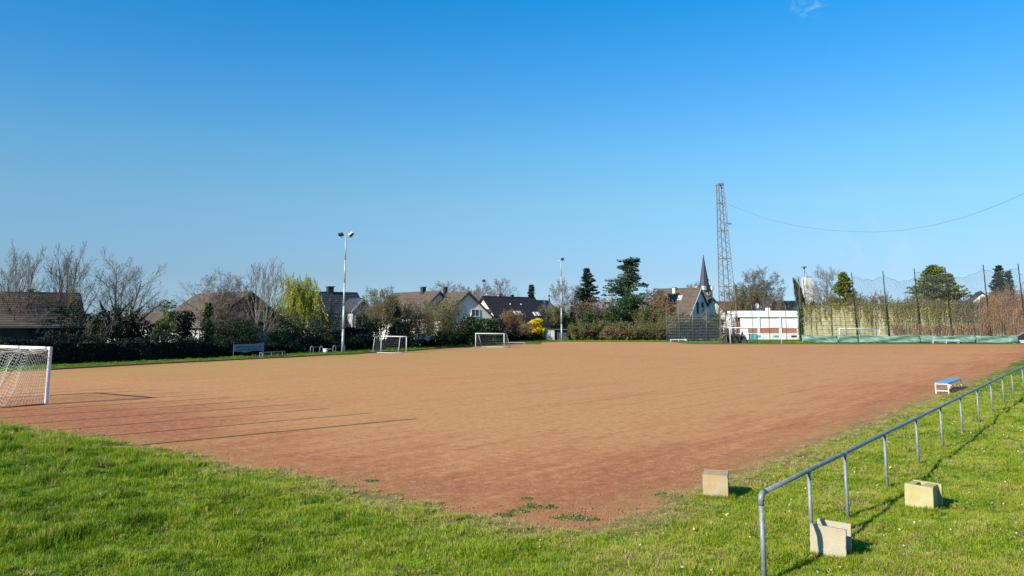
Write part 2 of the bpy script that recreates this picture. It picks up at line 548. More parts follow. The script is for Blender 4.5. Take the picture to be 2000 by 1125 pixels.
# ground material: grassy soil
def ground_material():
    m, nt, b = _nt('grass_soil')
    n, l = nt.nodes, nt.links
    g = n.new('ShaderNodeNewGeometry')
    n1 = n.new('ShaderNodeTexNoise'); n1.inputs['Scale'].default_value = 0.35; n1.inputs['Detail'].default_value = 6
    n2 = n.new('ShaderNodeTexNoise'); n2.inputs['Scale'].default_value = 9; n2.inputs['Detail'].default_value = 5
    l.new(g.outputs['Position'], n1.inputs['Vector']); l.new(g.outputs['Position'], n2.inputs['Vector'])
    cr = n.new('ShaderNodeValToRGB')
    e = cr.color_ramp.elements
    e[0].position, e[0].color = 0.3, (0.045, 0.09, 0.014, 1)
    e[1].position, e[1].color = 0.7, (0.15, 0.19, 0.035, 1)
    q = e.new(0.5); q.color = (0.085, 0.145, 0.02, 1)
    ad = n.new('ShaderNodeMath'); ad.operation = 'MULTIPLY_ADD'; ad.inputs[1].default_value = 0.45
    l.new(n2.outputs['Fac'], ad.inputs[0])
    m2 = n.new('ShaderNodeMath'); m2.operation = 'MULTIPLY'; m2.inputs[1].default_value = 0.55
    l.new(n1.outputs['Fac'], m2.inputs[0]); l.new(m2.outputs[0], ad.inputs[2])
    l.new(ad.outputs[0], cr.inputs[0])
    at = n.new('ShaderNodeAttribute'); at.attribute_name = 'bare'
    mx = n.new('ShaderNodeMix'); mx.data_type = 'RGBA'
    mx.inputs['B'].default_value = (0.26, 0.17, 0.075, 1)
    l.new(at.outputs['Fac'], mx.inputs['Factor']); l.new(cr.outputs[0], mx.inputs['A'])
    l.new(mx.outputs['Result'], b.inputs['Base Color'])
    b.inputs['Roughness'].default_value = 0.95
    b.inputs['Specular IOR Level'].default_value = 0.1
    bu = n.new('ShaderNodeBump'); bu.inputs['Strength'].default_value = 0.6; bu.inputs['Distance'].default_value = 0.05
    l.new(n2.outputs['Fac'], bu.inputs['Height']); l.new(bu.outputs[0], b.inputs['Normal'])
    return m


def pitch_material():
    m, nt, b = _nt('red_cinder')
    n, l = nt.nodes, nt.links
    g = n.new('ShaderNodeNewGeometry')

    def noise(scale, detail=5, vec=None, rough=0.6):
        t = n.new('ShaderNodeTexNoise'); t.inputs['Scale'].default_value = scale
        t.inputs['Detail'].default_value = detail; t.inputs['Roughness'].default_value = rough
        l.new(vec or g.outputs['Position'], t.inputs['Vector'])
        return t.outputs['Fac']

    def mr(v, a, b_, c=0.0, d=1.0):
        t = n.new('ShaderNodeMapRange')
        t.inputs['From Min'].default_value = a; t.inputs['From Max'].default_value = b_
        t.inputs['To Min'].default_value = c; t.inputs['To Max'].default_value = d
        l.new(v, t.inputs['Value']); return t.outputs[0]

    def mix(f, a, b_, mode='MIX'):
        t = n.new('ShaderNodeMix'); t.data_type = 'RGBA'; t.blend_type = mode
        if isinstance(f, float): t.inputs['Factor'].default_value = f
        else: l.new(f, t.inputs['Factor'])
        for k, s_ in (('A', a), ('B', b_)):
            if isinstance(s_, tuple): t.inputs[k].default_value = (*s_, 1)
            else: l.new(s_, t.inputs[k])
        return t.outputs['Result']

    def math_(op, a, b_):
        t = n.new('ShaderNodeMath'); t.operation = op
        for i, s_ in enumerate((a, b_)):
            if isinstance(s_, float): t.inputs[i].default_value = s_
            else: l.new(s_, t.inputs[i])
        return t.outputs[0]

    # drag marks run along the pitch (azimuth 38 degrees)
    mp = n.new('ShaderNodeMapping'); mp.vector_type = 'TEXTURE'
    mp.inputs['Rotation'].default_value = (0, 0, R(-38))
    mp.inputs['Scale'].default_value = (1.0, 14.0, 1.0)
    l.new(g.outputs['Position'], mp.inputs['Vector'])
    streak = noise(1.6, 5, mp.outputs[0], 0.65)
    streak2 = noise(6.0, 3, mp.outputs[0], 0.6)
    big = noise(0.07, 4)
    mid = noise(0.5, 6, None, 0.7)
    fine = noise(14, 4, None, 0.75)
    grit = noise(60, 3, None, 0.8)
    at = n.new('ShaderNodeAttribute'); at.attribute_name = 'red'
    at2 = n.new('ShaderNodeAttribute'); at2.attribute_name = 'dry'
    redf = math_('ADD', at.outputs['Fac'], mr(big, 0.35, 0.65, -0.22, 0.22))
    redf = math_('ADD', redf, mr(streak, 0.3, 0.7, -0.38, 0.38))
    redf = math_('ADD', redf, mr(mid, 0.3, 0.7, -0.28, 0.28))
    cr = n.new('ShaderNodeValToRGB'); e = cr.color_ramp.elements
    e[0].position, e[0].color = 0.0, (0.50, 0.24, 0.084, 1)
    e[1].position, e[1].color = 1.0, (0.32, 0.092, 0.036, 1)
    q = e.new(0.35); q.color = (0.47, 0.20, 0.072, 1)
    q = e.new(0.65); q.color = (0.40, 0.143, 0.052, 1)
    l.new(redf, cr.inputs[0])
    c = mix(mr(fine, 0.4, 0.65, 0.0, 0.5), cr.outputs[0], (0.50, 0.28, 0.13))
    mp3 = n.new('ShaderNodeMapping'); mp3.vector_type = 'TEXTURE'
    mp3.inputs['Rotation'].default_value = (0, 0, R(-40)); mp3.inputs['Scale'].default_value = (1.0, 70.0, 1.0)
    l.new(g.outputs['Position'], mp3.inputs['Vector'])
    track = noise(2.6, 2, mp3.outputs[0], 0.5)
    c = mix(mr(track, 0.62, 0.68, 0.0, 0.30), c, (0.22, 0.085, 0.045))
    grain = noise(3.2, 9, None, 0.85)
    c = mix(mr(grain, 0.50, 0.62, 0.0, 0.55), c, (0.60, 0.36, 0.19))
    c = mix(mr(grain, 0.47, 0.36, 0.0, 0.65), c, (0.25, 0.095, 0.045))
    c = mix(mr(streak2, 0.55, 0.75, 0.0, 0.35), c, (0.20, 0.085, 0.05))
    c = mix(mr(grit, 0.58, 0.76, 0.0, 0.85), c, (0.62, 0.44, 0.30))
    c = mix(mr(grit, 0.42, 0.30, 0.0, 0.6), c, (0.14, 0.06, 0.04))
    c = mix(math_('MULTIPLY', at2.outputs['Fac'], mr(mid, 0.35, 0.6)), c, (0.38, 0.25, 0.08))
    l.new(c, b.inputs['Base Color'])
    b.inputs['Roughness'].default_value = 0.95
    b.inputs['Specular IOR Level'].default_value = 0.08
    hsum = math_('ADD', math_('MULTIPLY', fine, 0.7), math_('MULTIPLY', grit, 0.4))
    hsum = math_('ADD', hsum, math_('MULTIPLY', streak2, 0.9))
    bu = n.new('ShaderNodeBump'); bu.inputs['Strength'].default_value = 0.6; bu.inputs['Distance'].default_value = 0.03
    l.new(hsum, bu.inputs['Height']); l.new(bu.outputs[0], b.inputs['Normal'])
    return m


xs = axis(-36, 44, 0.28, 2600)
ys = axis(0, 62, 0.28, 2600)
gme = grid_mesh(xs, ys, zground, 'ground', ground_material())
V = np.empty(len(gme.vertices) * 3, dtype=np.float32); gme.vertices.foreach_get('co', V); V = V.reshape(-1, 3)
sd, _ = sdist(V[:, 0], V[:, 1])
bare = np.clip(1.1 - (sd + 0.35 * wave(V[:, 0], V[:, 1], 1.6, 5)) / 0.9, 0, 1) * (np.hypot(V[:, 0], V[:, 1]) < 75)
a = gme.attributes.new('bare', 'FLOAT', 'POINT'); a.data.foreach_set('value', bare.astype(np.float32))
tag(link('ground', gme), kind='structure')

# pitch sheet: a grid cut to the outline (a little oversize, the turf rises through its rim)
ca, sa = math.cos(R(-38)), math.sin(R(-38))
xs = np.arange(-60, 150, 1.2); ys = np.arange(-2, 160, 1.2)
X, Y = np.meshgrid(xs, ys)
sd, ne = sdist(X, Y)
nx, ny = len(xs), len(ys)
i = (np.arange(nx - 1)[None] + (np.arange(ny - 1) * nx)[:, None]).ravel()
Fq = np.stack([i, i + 1, i + nx + 1, i + nx], axis=-1)
keep = (sd[Fq] < 0.9).any(axis=1)
Fq = Fq[keep]
used = np.unique(Fq)
rem = np.full(nx * ny, -1); rem[used] = np.arange(len(used))
# pull rim vertices in towards the outline so that the sheet does not reach far under the turf
XV, YV, SV = X.ravel()[used].copy(), Y.ravel()[used].copy(), sd[used]
for it in range(3):
    s0, _ = sdist(XV, YV)
    gx = (sdist(XV + .05, YV)[0] - s0) / .05; gy = (sdist(XV, YV + .05)[0] - s0) / .05
    over = np.clip(s0 - 0.45, 0, None)
    XV -= gx * over; YV -= gy * over
pme = npmesh('pitch', np.stack([XV, YV, np.full(len(XV), 0.004)], axis=1), rem[Fq], pitch_material())
s1, n1 = sdist(XV, YV)
nearside = np.isin(n1, range(0, 28))
dist = np.hypot(XV, YV)
red = np.where(nearside, np.clip(1 + (s1 - 0.6) / 7.5, 0, 1) * 0.85, 0) + np.clip((34 - dist) / 26, 0, 1) * 0.35
# worn red area in front of the left goal
gx0, gy0 = -14.0, 32.0
red += 0.65 * np.exp(-(((XV - gx0) * ca + (YV - gy0) * sa) / 7.0) ** 2 - (((YV - gy0) * ca - (XV - gx0) * sa) / 6.5) ** 2)
# red track along the far left side
leftside = np.isin(n1, range(36, 42))
red += np.where(leftside, np.exp(-((s1 + 1.3) / 1.4) ** 2) * 0.5, 0)
red += 0.25 * np.clip((XV - 25) / 40, 0, 1)
dry = np.where(leftside & (s1 < -2.5), np.clip(1.25 + s1 / 26, 0, 1), 0) * 0.75 + np.where(~leftside, np.clip(1 + s1 / 0.9, 0, 1) * 0.8, 0)
for nm, arr in (('red', red), ('dry', dry)):
    a = pme.attributes.new(nm, 'FLOAT', 'POINT'); a.data.foreach_set('value', arr.astype(np.float32))
tag(link('pitch', pme), kind='structure')

# dark bars stand in for the lip's shadow between pitch and left grass strip
mb = MB()
for (ax, ay), (bx, by) in zip(POLY[35:41], POLY[36:42]):
    mb.bar((ax, ay, 0.03), (bx, by, 0.03), 0.12, 0.14)
tag(mb.obj('lip_shadow', M['lip_shadow']), kind='structure')

# ------------------------------------------------------------------ grass
def grass_material():
    m, nt, b = _nt('grass_blades')
    n, l = nt.nodes, nt.links
    at = n.new('ShaderNodeAttribute'); at.attribute_type = 'INSTANCER'; at.attribute_name = 'tone'
    g = n.new('ShaderNodeNewGeometry')
    ad = n.new('ShaderNodeMath'); ad.operation = 'MULTIPLY_ADD'; ad.inputs[1].default_value = 0.35
    l.new(g.outputs['Random Per Island'], ad.inputs[0]); l.new(at.outputs['Fac'], ad.inputs[2])
    cr = n.new('ShaderNodeValToRGB'); e = cr.color_ramp.elements
    e[0].position, e[0].color = 0.0, (0.032, 0.10, 0.004, 1)
    e[1].position, e[1].color = 1.0, (0.45, 0.34, 0.15, 1)
    q = e.new(0.3); q.color = (0.14, 0.25, 0.008, 1)
    q = e.new(0.58); q.color = (0.29, 0.375, 0.016, 1)
    q = e.new(0.8); q.color = (0.40, 0.39, 0.065, 1)
    l.new(ad.outputs[0], cr.inputs[0])
    l.new(cr.outputs[0], b.inputs['Base Color'])
    b.inputs['Roughness'].default_value = 0.55
    b.inputs['Specular IOR Level'].default_value = 0.25
    t = n.new('ShaderNodeBsdfTranslucent'); l.new(cr.outputs[0], t.inputs['Color'])
    mx = n.new('ShaderNodeMixShader'); mx.inputs[0].default_value = 0.3
    l.new(b.outputs[0], mx.inputs[1]); l.new(t.outputs[0], mx.inputs[2])
    l.new(mx.outputs[0], n['Material Output'].inputs['Surface'])
    return m


M['grass'] = grass_material()


def tuft(nb, spread, h0, h1, w):
    r0 = np.sqrt(rng.uniform(0, 1, nb)) * spread; th = rng.uniform(0, 6.28, nb)
    bx, by = r0 * np.cos(th), r0 * np.sin(th)
    h = rng.uniform(h0, h1, nb)
    ld = th + rng.normal(0, 0.9, nb); lean = rng.uniform(0.15, 1.5, nb) * h
    wd = rng.uniform(0, 6.28, nb); ww = w * rng.uniform(0.6, 1.2, nb) / 2
    dx, dy = np.cos(wd) * ww, np.sin(wd) * ww
    mx_, my_ = bx + np.cos(ld) * lean * 0.35, by + np.sin(ld) * lean * 0.35
    tx, ty = bx + np.cos(ld) * lean, by + np.sin(ld) * lean
    z0 = np.full(nb, -0.02)
    V = np.stack([np.stack([bx - dx, by - dy, z0], 1), np.stack([bx + dx, by + dy, z0], 1),
                  np.stack([mx_ + dx * .8, my_ + dy * .8, h * .6], 1), np.stack([mx_ - dx * .8, my_ - dy * .8, h * .6], 1),
                  np.stack([tx, ty, h * np.maximum(.35, 1 - 0.28 * (lean / h) ** 2)], 1)], axis=1)
    k = (np.arange(nb) * 5)[:, None]
    return npmesh('grass_tuft', V.reshape(-1, 3), np.array([[0, 1, 2, 3]]) + k, M['grass'], tris=np.array([[3, 2, 4]]) + k)


def scatter_group(coll):
    ng = bpy.data.node_groups.new('scatter', 'GeometryNodeTree')
    ng.interface.new_socket('Geometry', in_out='INPUT', socket_type='NodeSocketGeometry')
    ng.interface.new_socket('Geometry', in_out='OUTPUT', socket_type='NodeSocketGeometry')
    n, l = ng.nodes, ng.links
    gi, go = n.new('NodeGroupInput'), n.new('NodeGroupOutput')
    ci = n.new('GeometryNodeCollectionInfo'); ci.inputs['Collection'].default_value = coll
    ci.inputs['Separate Children'].default_value = True; ci.inputs['Reset Children'].default_value = True
    ip = n.new('GeometryNodeInstanceOnPoints'); ip.inputs['Pick Instance'].default_value = True

    def na(nm, ty):
        a_ = n.new('GeometryNodeInputNamedAttribute'); a_.data_type = ty
        a_.inputs['Name'].default_value = nm
        return [o_ for o_ in a_.outputs if o_.enabled and o_.name == 'Attribute'][0]
    l.new(gi.outputs[0], ip.inputs['Points']); l.new(ci.outputs[0], ip.inputs['Instance'])
    l.new(na('kidx', 'INT'), ip.inputs['Instance Index'])
    l.new(na('rot', 'FLOAT_VECTOR'), ip.inputs['Rotation'])
    l.new(na('scl', 'FLOAT_VECTOR'), ip.inputs['Scale'])
    l.new(ip.outputs[0], go.inputs[0])
    return ng


tufts = bpy.data.collections.new('tuft_sources')
for k in range(6):
    tufts.objects.link(bpy.data.objects.new('tuft_source', tuft(46, 0.085, 0.03, 0.085, 0.007)))
NT = 6


def points_object(name, XY, Z, kidx, rot, scl, tone, coll):
    me = bpy.data.meshes.new(name)
    n = len(XY)
    me.vertices.add(n)
    me.vertices.foreach_set('co', np.column_stack([XY, Z]).astype(np.float32).ravel())
    for nm, ty, arr in (('kidx', 'INT', kidx), ('tone', 'FLOAT', tone)):
        a_ = me.attributes.new(nm, ty, 'POINT'); a_.data.foreach_set('value', arr.astype(np.int32 if ty == 'INT' else np.float32))
    for nm, arr in (('rot', rot), ('scl', scl)):
        a_ = me.attributes.new(nm, 'FLOAT_VECTOR', 'POINT'); a_.data.foreach_set('vector', arr.astype(np.float32).ravel())
    me.materials.append(M['grass'])
    o = link(name, me)
    md = o.modifiers.new('scatter', 'NODES'); md.node_group = scatter_group(coll)
    return o


rings = [(7.5, 14, 210), (14, 20, 150), (20, 28, 85), (28, 42, 40), (42, 65, 13), (65, 105, 4.0), (105, 150, 2.2)]
PX_, S_, T_ = [], [], []
for r0, r1, dens in rings:
    half = R(40)
    n = int(dens * half * (r1 * r1 - r0 * r0))
    rr = np.sqrt(rng.uniform(r0 * r0, r1 * r1, n)); th = rng.uniform(-half, half, n)
    X, Y = rr * np.sin(th), rr * np.cos(th)
    d, ne = sdist(X, Y)
    dn = d + 0.30 * wave(X, Y, 1.3, 4) + 0.22 * wave(X, Y, 0.5, 9) + 0.25 * wave(X, Y, 4.0, 15)
    p = np.clip((dn + 0.15) / 1.0, 0, 1) * np.clip(1.25 + 1.1 * wave(X, Y, 0.55, 11), 0.35, 1)
    p = np.where((d > 9.0) & (rr > 60), 0.0, p)          # no turf needed far behind the hedges
    ok = rng.uniform(0, 1, n) < p
    X, Y, d, dn, rr, ne = X[ok], Y[ok], d[ok], dn[ok], rr[ok], ne[ok]
    leftness = np.clip((1.5 - X) / 9, 0, 1)
    lush = np.clip(0.5 + 0.5 * wave(X, Y, 1.9, 2) + 0.35 * wave(X, Y, 0.7, 8), 0, 1)
    lod = 1.0 + np.clip((rr - 18) / 60, 0, 1.6)
    hgt = (0.5 + 1.9 * leftness * lush ** 1.6 + 0.5 * lush) * lod * np.clip(0.25 + dn / 2.0, 0.25, 1)
    hgt *= rng.uniform(0.75, 1.3, len(X))
    hgt = np.where(rr > 48, hgt * 0.45, hgt)
    S_.append(np.column_stack([lod * 1.1, lod * 1.1, hgt]))
    tone = 0.33 + 0.13 * wave(X, Y, 2.6, 1) + 0.11 * wave(X, Y, 0.7, 6) - 0.13 * leftness * lush - 0.02 * leftness + 0.12 * (1 - leftness) \
        + 0.45 * np.clip(1 - dn / (1.6 + 1.2 * leftness), 0, 1) + rng.normal(0, 0.075, len(X))
    tone = tone - 0.16 * leftness * np.clip(wave(X, Y, 3.1, 14) + 0.5 * wave(X, Y, 1.1, 18), 0, 1)  # shade patches on the left turf, put into the blade colour
    tone = np.where(rng.uniform(0, 1, len(X)) < 0.045, 0.8, tone)
    tone = np.where((rr > 62) & (X < 5), 0.10 + rng.normal(0, 0.08, len(X)), np.where(rr > 62, 0.26 + rng.normal(0, 0.08, len(X)), tone))  # far left strip: darker green, its partial shadow included in the tone
    T_.append(tone); PX_.append(np.column_stack([X, Y]))
_bx = [G(1372, 979), G(1419, 982), G(1762, 999), G(1816, 1007), G(1584, 1090), G(1655, 1101)]
ex = []
for A_, B_, in zip(_bx[0::2], _bx[1::2]):
    for _ in range(150):
        q_ = A_.lerp(B_, random.uniform(-.15, 1.15)); ex.append((q_.x + random.gauss(0, .02), q_.y - abs(random.gauss(0, .05)) - .01))
    for _ in range(70):
        ex.append((B_.x + abs(random.gauss(.03, .05)), B_.y + random.uniform(0, .5)))
ex = np.array(ex)
PX_.append(ex); S_.append(np.column_stack([np.full(len(ex), .9), np.full(len(ex), .9), rng.uniform(.7, 1.9, len(ex))])); T_.append(rng.normal(.38, .1, len(ex)))
XY = np.concatenate(PX_); SC = np.concatenate(S_); TN = np.concatenate(T_)
ZZ = zground(XY[:, 0], XY[:, 1])
n = len(XY)
rot = np.column_stack([rng.normal(0, 0.2, n), rng.normal(0, 0.2, n), rng.uniform(0, 6.28, n)])
o = points_object('grass', XY, ZZ, rng.integers(0, NT, n), rot, SC, TN, tufts)
tag(o, 'green turf with long blades on the left and short mown grass by the railing', 'grass', kind='stuff')
print('tufts', n)

# daisies: little white heads in the short turf on the right
nd = 17000
rr = np.sqrt(rng.uniform(9 ** 2, 46 ** 2, nd)); th = rng.uniform(R(-12), R(40), nd)
X, Y = rr * np.sin(th), rr * np.cos(th)
d, _ = sdist(X, Y)
dens = np.clip(0.25 + 0.6 * wave(X, Y, 2.5, 10) + 0.4 * wave(X, Y, 0.9, 17), 0.02, 1) * np.clip((X + 3) / 8, 0.05, 1)
ok = (d > 0.7) & (rng.uniform(0, 1, nd) < dens * 0.9)
X, Y = X[ok], Y[ok]; n = len(X)
C = np.column_stack([X, Y, zground(X, Y) + rng.uniform(0.03, 0.065, n)])
a6 = np.arange(6) * math.pi / 3
rad = rng.uniform(0.009, 0.021, n)[:, None]
tl = rng.normal(0, 0.35, (n, 2))
ox, oy = np.cos(a6)[None] * rad, np.sin(a6)[None] * rad
V = np.stack([C[:, 0:1] + ox, C[:, 1:2] + oy, C[:, 2:3] + ox * tl[:, :1] + oy * tl[:, 1:]], axis=-1)
M['daisy'] = mat('daisy_petals', (0.75, 0.74, 0.66), (0.55, 0.52, 0.38), 30, 0.7)
dm = npmesh('daisies', V.reshape(-1, 3), np.arange(6)[None] + (np.arange(n) * 6)[:, None], M['daisy'])
tag(link('daisies', dm), 'tiny white daisies dotted through the short grass', 'daisies', kind='stuff')

# loose clods and grit along the near rim of the pitch
nc = 9000
seg = rng.integers(1, 27, nc); t = rng.uniform(0, 1, nc)[:, None]
Pq = POLY[seg] * (1 - t) + POLY[seg + 1] * t
dirv = POLY[seg + 1] - POLY[seg]; dirv /= np.linalg.norm(dirv, axis=1, keepdims=True)
off = np.abs(rng.normal(0, 0.9, nc)) - 0.25
Pq = Pq + np.column_stack([-dirv[:, 1], dirv[:, 0]]) * off[:, None] * np.where(rng.uniform(0, 1, nc) < 2, 1, 1)[:, None]
X, Y = Pq[:, 0], Pq[:, 1]
d, _ = sdist(X, Y)
ok = (d < 0.3) & (np.hypot(X, Y) < 45)
X, Y = X[ok], Y[ok]; n = len(X)
s = rng.gamma(1.5, 0.0042, n) + 0.003
base = np.array([[1, 0, 0], [-1, 0, 0], [0, 1, 0], [0, -1, 0], [0, 0, 1], [0, 0, -1]], float)
jit = rng.uniform(0.6, 1.3, (n, 6, 1))
V = base[None] * jit * s[:, None, None]
V[:, :, 2] *= 0.7
V += np.column_stack([X, Y, np.maximum(zground(X, Y), 0.004) + s * 0.3])[:, None, :]
T8 = np.array([[0, 2, 4], [2, 1, 4], [1, 3, 4], [3, 0, 4], [2, 0, 5], [1, 2, 5], [3, 1, 5], [0, 3, 5]])
M['clod'] = mat('cinder_clods', (0.36, 0.20, 0.11), (0.20, 0.09, 0.055), 7, 0.95)
cm = npmesh('clods', V.reshape(-1, 3), (T8[None] + (np.arange(n) * 6)[:, None, None]).reshape(-1, 3), M['clod'])
tag(link('clods', cm), 'loose reddish clods and grit along the near edge of the pitch', 'grit', kind='stuff')

# ------------------------------------------------------------------ railing
def ray_fit():
    tops = [(1470, 962), (1571, 918), (1650, 885), (1733, 848), (1794, 818), (1842, 795), (1879, 776), (1909, 760), (1933, 747), (1956, 736), (1974, 727), (1994, 717)]
    pts = [G(a, b, 1.22) for a, b in tops]
    A = np.array([(p.x, p.y) for p in pts])
    c = A.mean(0); u, s_, vt = np.linalg.svd(A - c); dv = vt[0]
    if dv[1] < 0: dv = -dv
    ts = (A - c) @ dv
    return c, dv, ts


c_, dv_, ts_ = ray_fit()
print('rail ts', np.round(np.diff(ts_), 2))
ts = list(ts_)
step = float(np.mean(np.diff(ts_)[3:]))
while len(ts) < 17:
    ts.append(ts[-1] + step)
RH = 1.22
rail = thing('railing', 'long grey galvanised tube railing running away over the grass on the right', 'railing', (c_[0] + dv_[0] * ts[0], c_[1] + dv_[1] * ts[0], 0), 0)
ox, oy = rail.location.x, rail.location.y


def rp(t, z):
    return Vector((c_[0] + dv_[0] * t - ox, c_[1] + dv_[1] * t - oy, z))


mb = MB()
el = [rp(ts[0], RH - 0.16), rp(ts[0], RH - 0.07), rp(ts[0] + 0.02, RH - 0.025), rp(ts[0] + 0.07, RH), rp(ts[0] + 0.15, RH)]
mb.tube(el, 0.042, 14)
mb.obj('elbow', M['galv'], rail, True)
mb = MB(); mb.tube([rp(ts[0] + 0.15, RH)] + [rp(t, RH + random.uniform(-.004, .004)) for t in ts[1:]], 0.038, 12)
mb.obj('top_rail', M['galv'], rail, True)
for k, t in enumerate(ts):
    mb = MB()
    g0 = float(zground(rp(t, 0).x + ox, rp(t, 0).y + oy))
    mb.tube([rp(t + (0.0), g0 - 0.1), rp(t, RH - (0.16 if k == 0 else 0.03))], 0.031 if k else 0.036, 12)
    mb.obj('post', M['galv'], rail, True)
    if k:
        mb = MB(); mb.tube([rp(t - 0.035, RH), rp(t + 0.035, RH)], 0.0415, 12)
        mb.obj('joint_collar', M['galv'], rail, True)

# ------------------------------------------------------------------ concrete channel blocks
def concrete_mat(name, c1, c2, c3):
    m = mat(name, c1, c2, 5.0, 0.9, 0, 0.45, 55)
    nt = m.node_tree; n, l = nt.nodes, nt.links
    b = n['Principled BSDF']
    src = b.inputs['Base Color'].links[0].from_socket
    tc = n.new('ShaderNodeTexCoord')
    no = n.new('ShaderNodeTexNoise'); no.inputs['Scale'].default_value = 2.2; no.inputs['Detail'].default_value = 3
    l.new(tc.outputs['Object'], no.inputs['Vector'])
    mr = n.new('ShaderNodeMapRange'); mr.inputs['From Min'].default_value = 0.45; mr.inputs['From Max'].default_value = 0.6
    l.new(no.outputs['Fac'], mr.inputs['Value'])
    mx = n.new('ShaderNodeMix'); mx.data_type = 'RGBA'; mx.inputs['B'].default_value = (*c3, 1)
    l.new(mr.outputs[0], mx.inputs['Factor']); l.new(src, mx.inputs['A'])
    l.new(mx.outputs['Result'], b.inputs['Base Color'])
    vo = n.new('ShaderNodeTexVoronoi'); vo.inputs['Scale'].default_value = 28
    l.new(tc.outputs['Object'], vo.inputs['Vector'])
    m2 = n.new('ShaderNodeMapRange'); m2.inputs['From Min'].default_value = 0.10; m2.inputs['From Max'].default_value = 0.16
    l.new(vo.outputs['Distance'], m2.inputs['Value'])
    m3 = n.new('ShaderNodeMix'); m3.data_type = 'RGBA'; m3.inputs['A'].default_value = (0.16, 0.13, 0.09, 1)
    l.new(m2.outputs[0], m3.inputs['Factor']); l.new(mx.outputs['Result'], m3.inputs['B'])
    l.new(m3.outputs['Result'], b.inputs['Base Color'])
    return m


M['blockA'] = concrete_mat('ochre_stained_concrete', (0.40, 0.35, 0.24), (0.32, 0.26, 0.15), (0.42, 0.27, 0.10))
M['blockB'] = concrete_mat('yellow_lichen_concrete', (0.43, 0.40, 0.21), (0.37, 0.34, 0.14), (0.40, 0.32, 0.14))
M['blockC'] = concrete_mat('pale_concrete', (0.43, 0.38, 0.28), (0.36, 0.31, 0.22), (0.40, 0.33, 0.22))


def block(label, p0, p1, W, H, Dp, tk, style, m):
    """p0,p1: ground positions of front-left and front-right corners"""
    d = (p1 - p0); d.z = 0
    rz = math.atan2(d.y, d.x)
    zz = float(zground(p0.x, p0.y)) - 0.02
    t = thing('concrete_block', label, 'concrete block', (p0.x, p0.y, zz), rz, 'hollow concrete channel blocks lying by the railing')
    parts = []
    if style == 'open_right':      # cap on top, plates front and back, web on the left
        parts = [('front_plate', (0, W, 0, tk, 0, H)), ('back_plate', (0, W * .98, Dp - tk, Dp, 0, H)), ('top_slab', (0, W, tk + .001, Dp - tk - .001, H - tk * 1.2, H - .002)),
                 ('side_web', (0, tk, tk + .001, Dp - tk - .001, 0, H - tk * 1.2 - .001))]
    elif style == 'hole_top':
        parts = [('front_plate', (0, W, 0, tk, 0, H)), ('back_plate', (0.0, W * 1.02, Dp - tk, Dp, 0.02, H)),
                 ('side_web', (0, tk * 2.2, tk + .001, Dp - tk - .001, 0, H - .012)), ('inner_web', (tk * 4.0, W * .90, tk + .001, Dp - tk - .001, 0, H - .014))]
    else:
        parts = [('front_plate', (0, W, 0, tk, 0, H)), ('back_plate', (0.02, W * 1.0, Dp - tk, Dp, 0, H * 1.0)),
                 ('bottom_web', (tk, W - tk, tk + .001, Dp - tk - .001, 0, H * .25))]
    for nm, (a, b, c, d_, e, f) in parts:
        mb = MB(); mb.span(a, b, c, d_, e, f)
        me = mb.mesh(nm, m)
        bm_ = bmesh.new(); bm_.from_mesh(me)
        for _ in range(3):
            lng = [e_ for e_ in bm_.edges if e_.calc_length() > .05]
            if not lng: break
            bmesh.ops.subdivide_edges(bm_, edges=lng, cuts=1, use_grid_fill=True)
        for v in bm_.verts:
            q = v.co * 9 + Vector((hash(nm) % 1 * 5, p0.x, p0.y))
            n_ = mnoise.noise_vector(q)
            edge = sum(abs(v.co[k] - lo_) < .001 or abs(v.co[k] - hi_) < .001 for k, (lo_, hi_) in enumerate(((a, b), (c, d_), (e, f))))
            amp = .0015 if edge < 2 else .006
            v.co += n_ * amp
            if edge >= 2 and mnoise.noise(q * 1.7) > .38:
                cen = Vector(((a + b) / 2, (c + d_) / 2, (e + f) / 2))
                v.co += (cen - v.co).normalized() * .012
        bm_.to_mesh(me); bm_.free()
        o = link(nm, me, t)
        bv = o.modifiers.new('bevel', 'BEVEL'); bv.width = .004; bv.segments = 1; bv.limit_method = 'ANGLE'; bv.angle_limit = R(40)
    return t


b1 = block('ochre stained concrete block at the edge of the red pitch', G(1372, 979), G(1419, 982), 0.50, 0.50, 0.62, 0.06, 'open_right', M['blockA'])
b2 = block('yellowish concrete block with a hole in its top beyond the railing', G(1762, 999), G(1816, 1007), 0.51, 0.52, 0.60, 0.065, 'hole_top', M['blockB'])
b3 = block('pale concrete block with two upright plates beside the nearest railing posts', G(1584, 1092), G(1655, 1103), 0.53, 0.54, 0.44, 0.06, 'open_up', M['blockC'])
b2.rotation_euler = (R(-1), R(2), b2.rotation_euler.z)
b3.location += Vector((-0.02, -0.02, -0.02)); b2.location += Vector((0.0, -0.12, -0.01)); b1.location += Vector((0, -.08, 0)); b3.rotation_euler = (R(1), R(2.5), b3.rotation_euler.z)


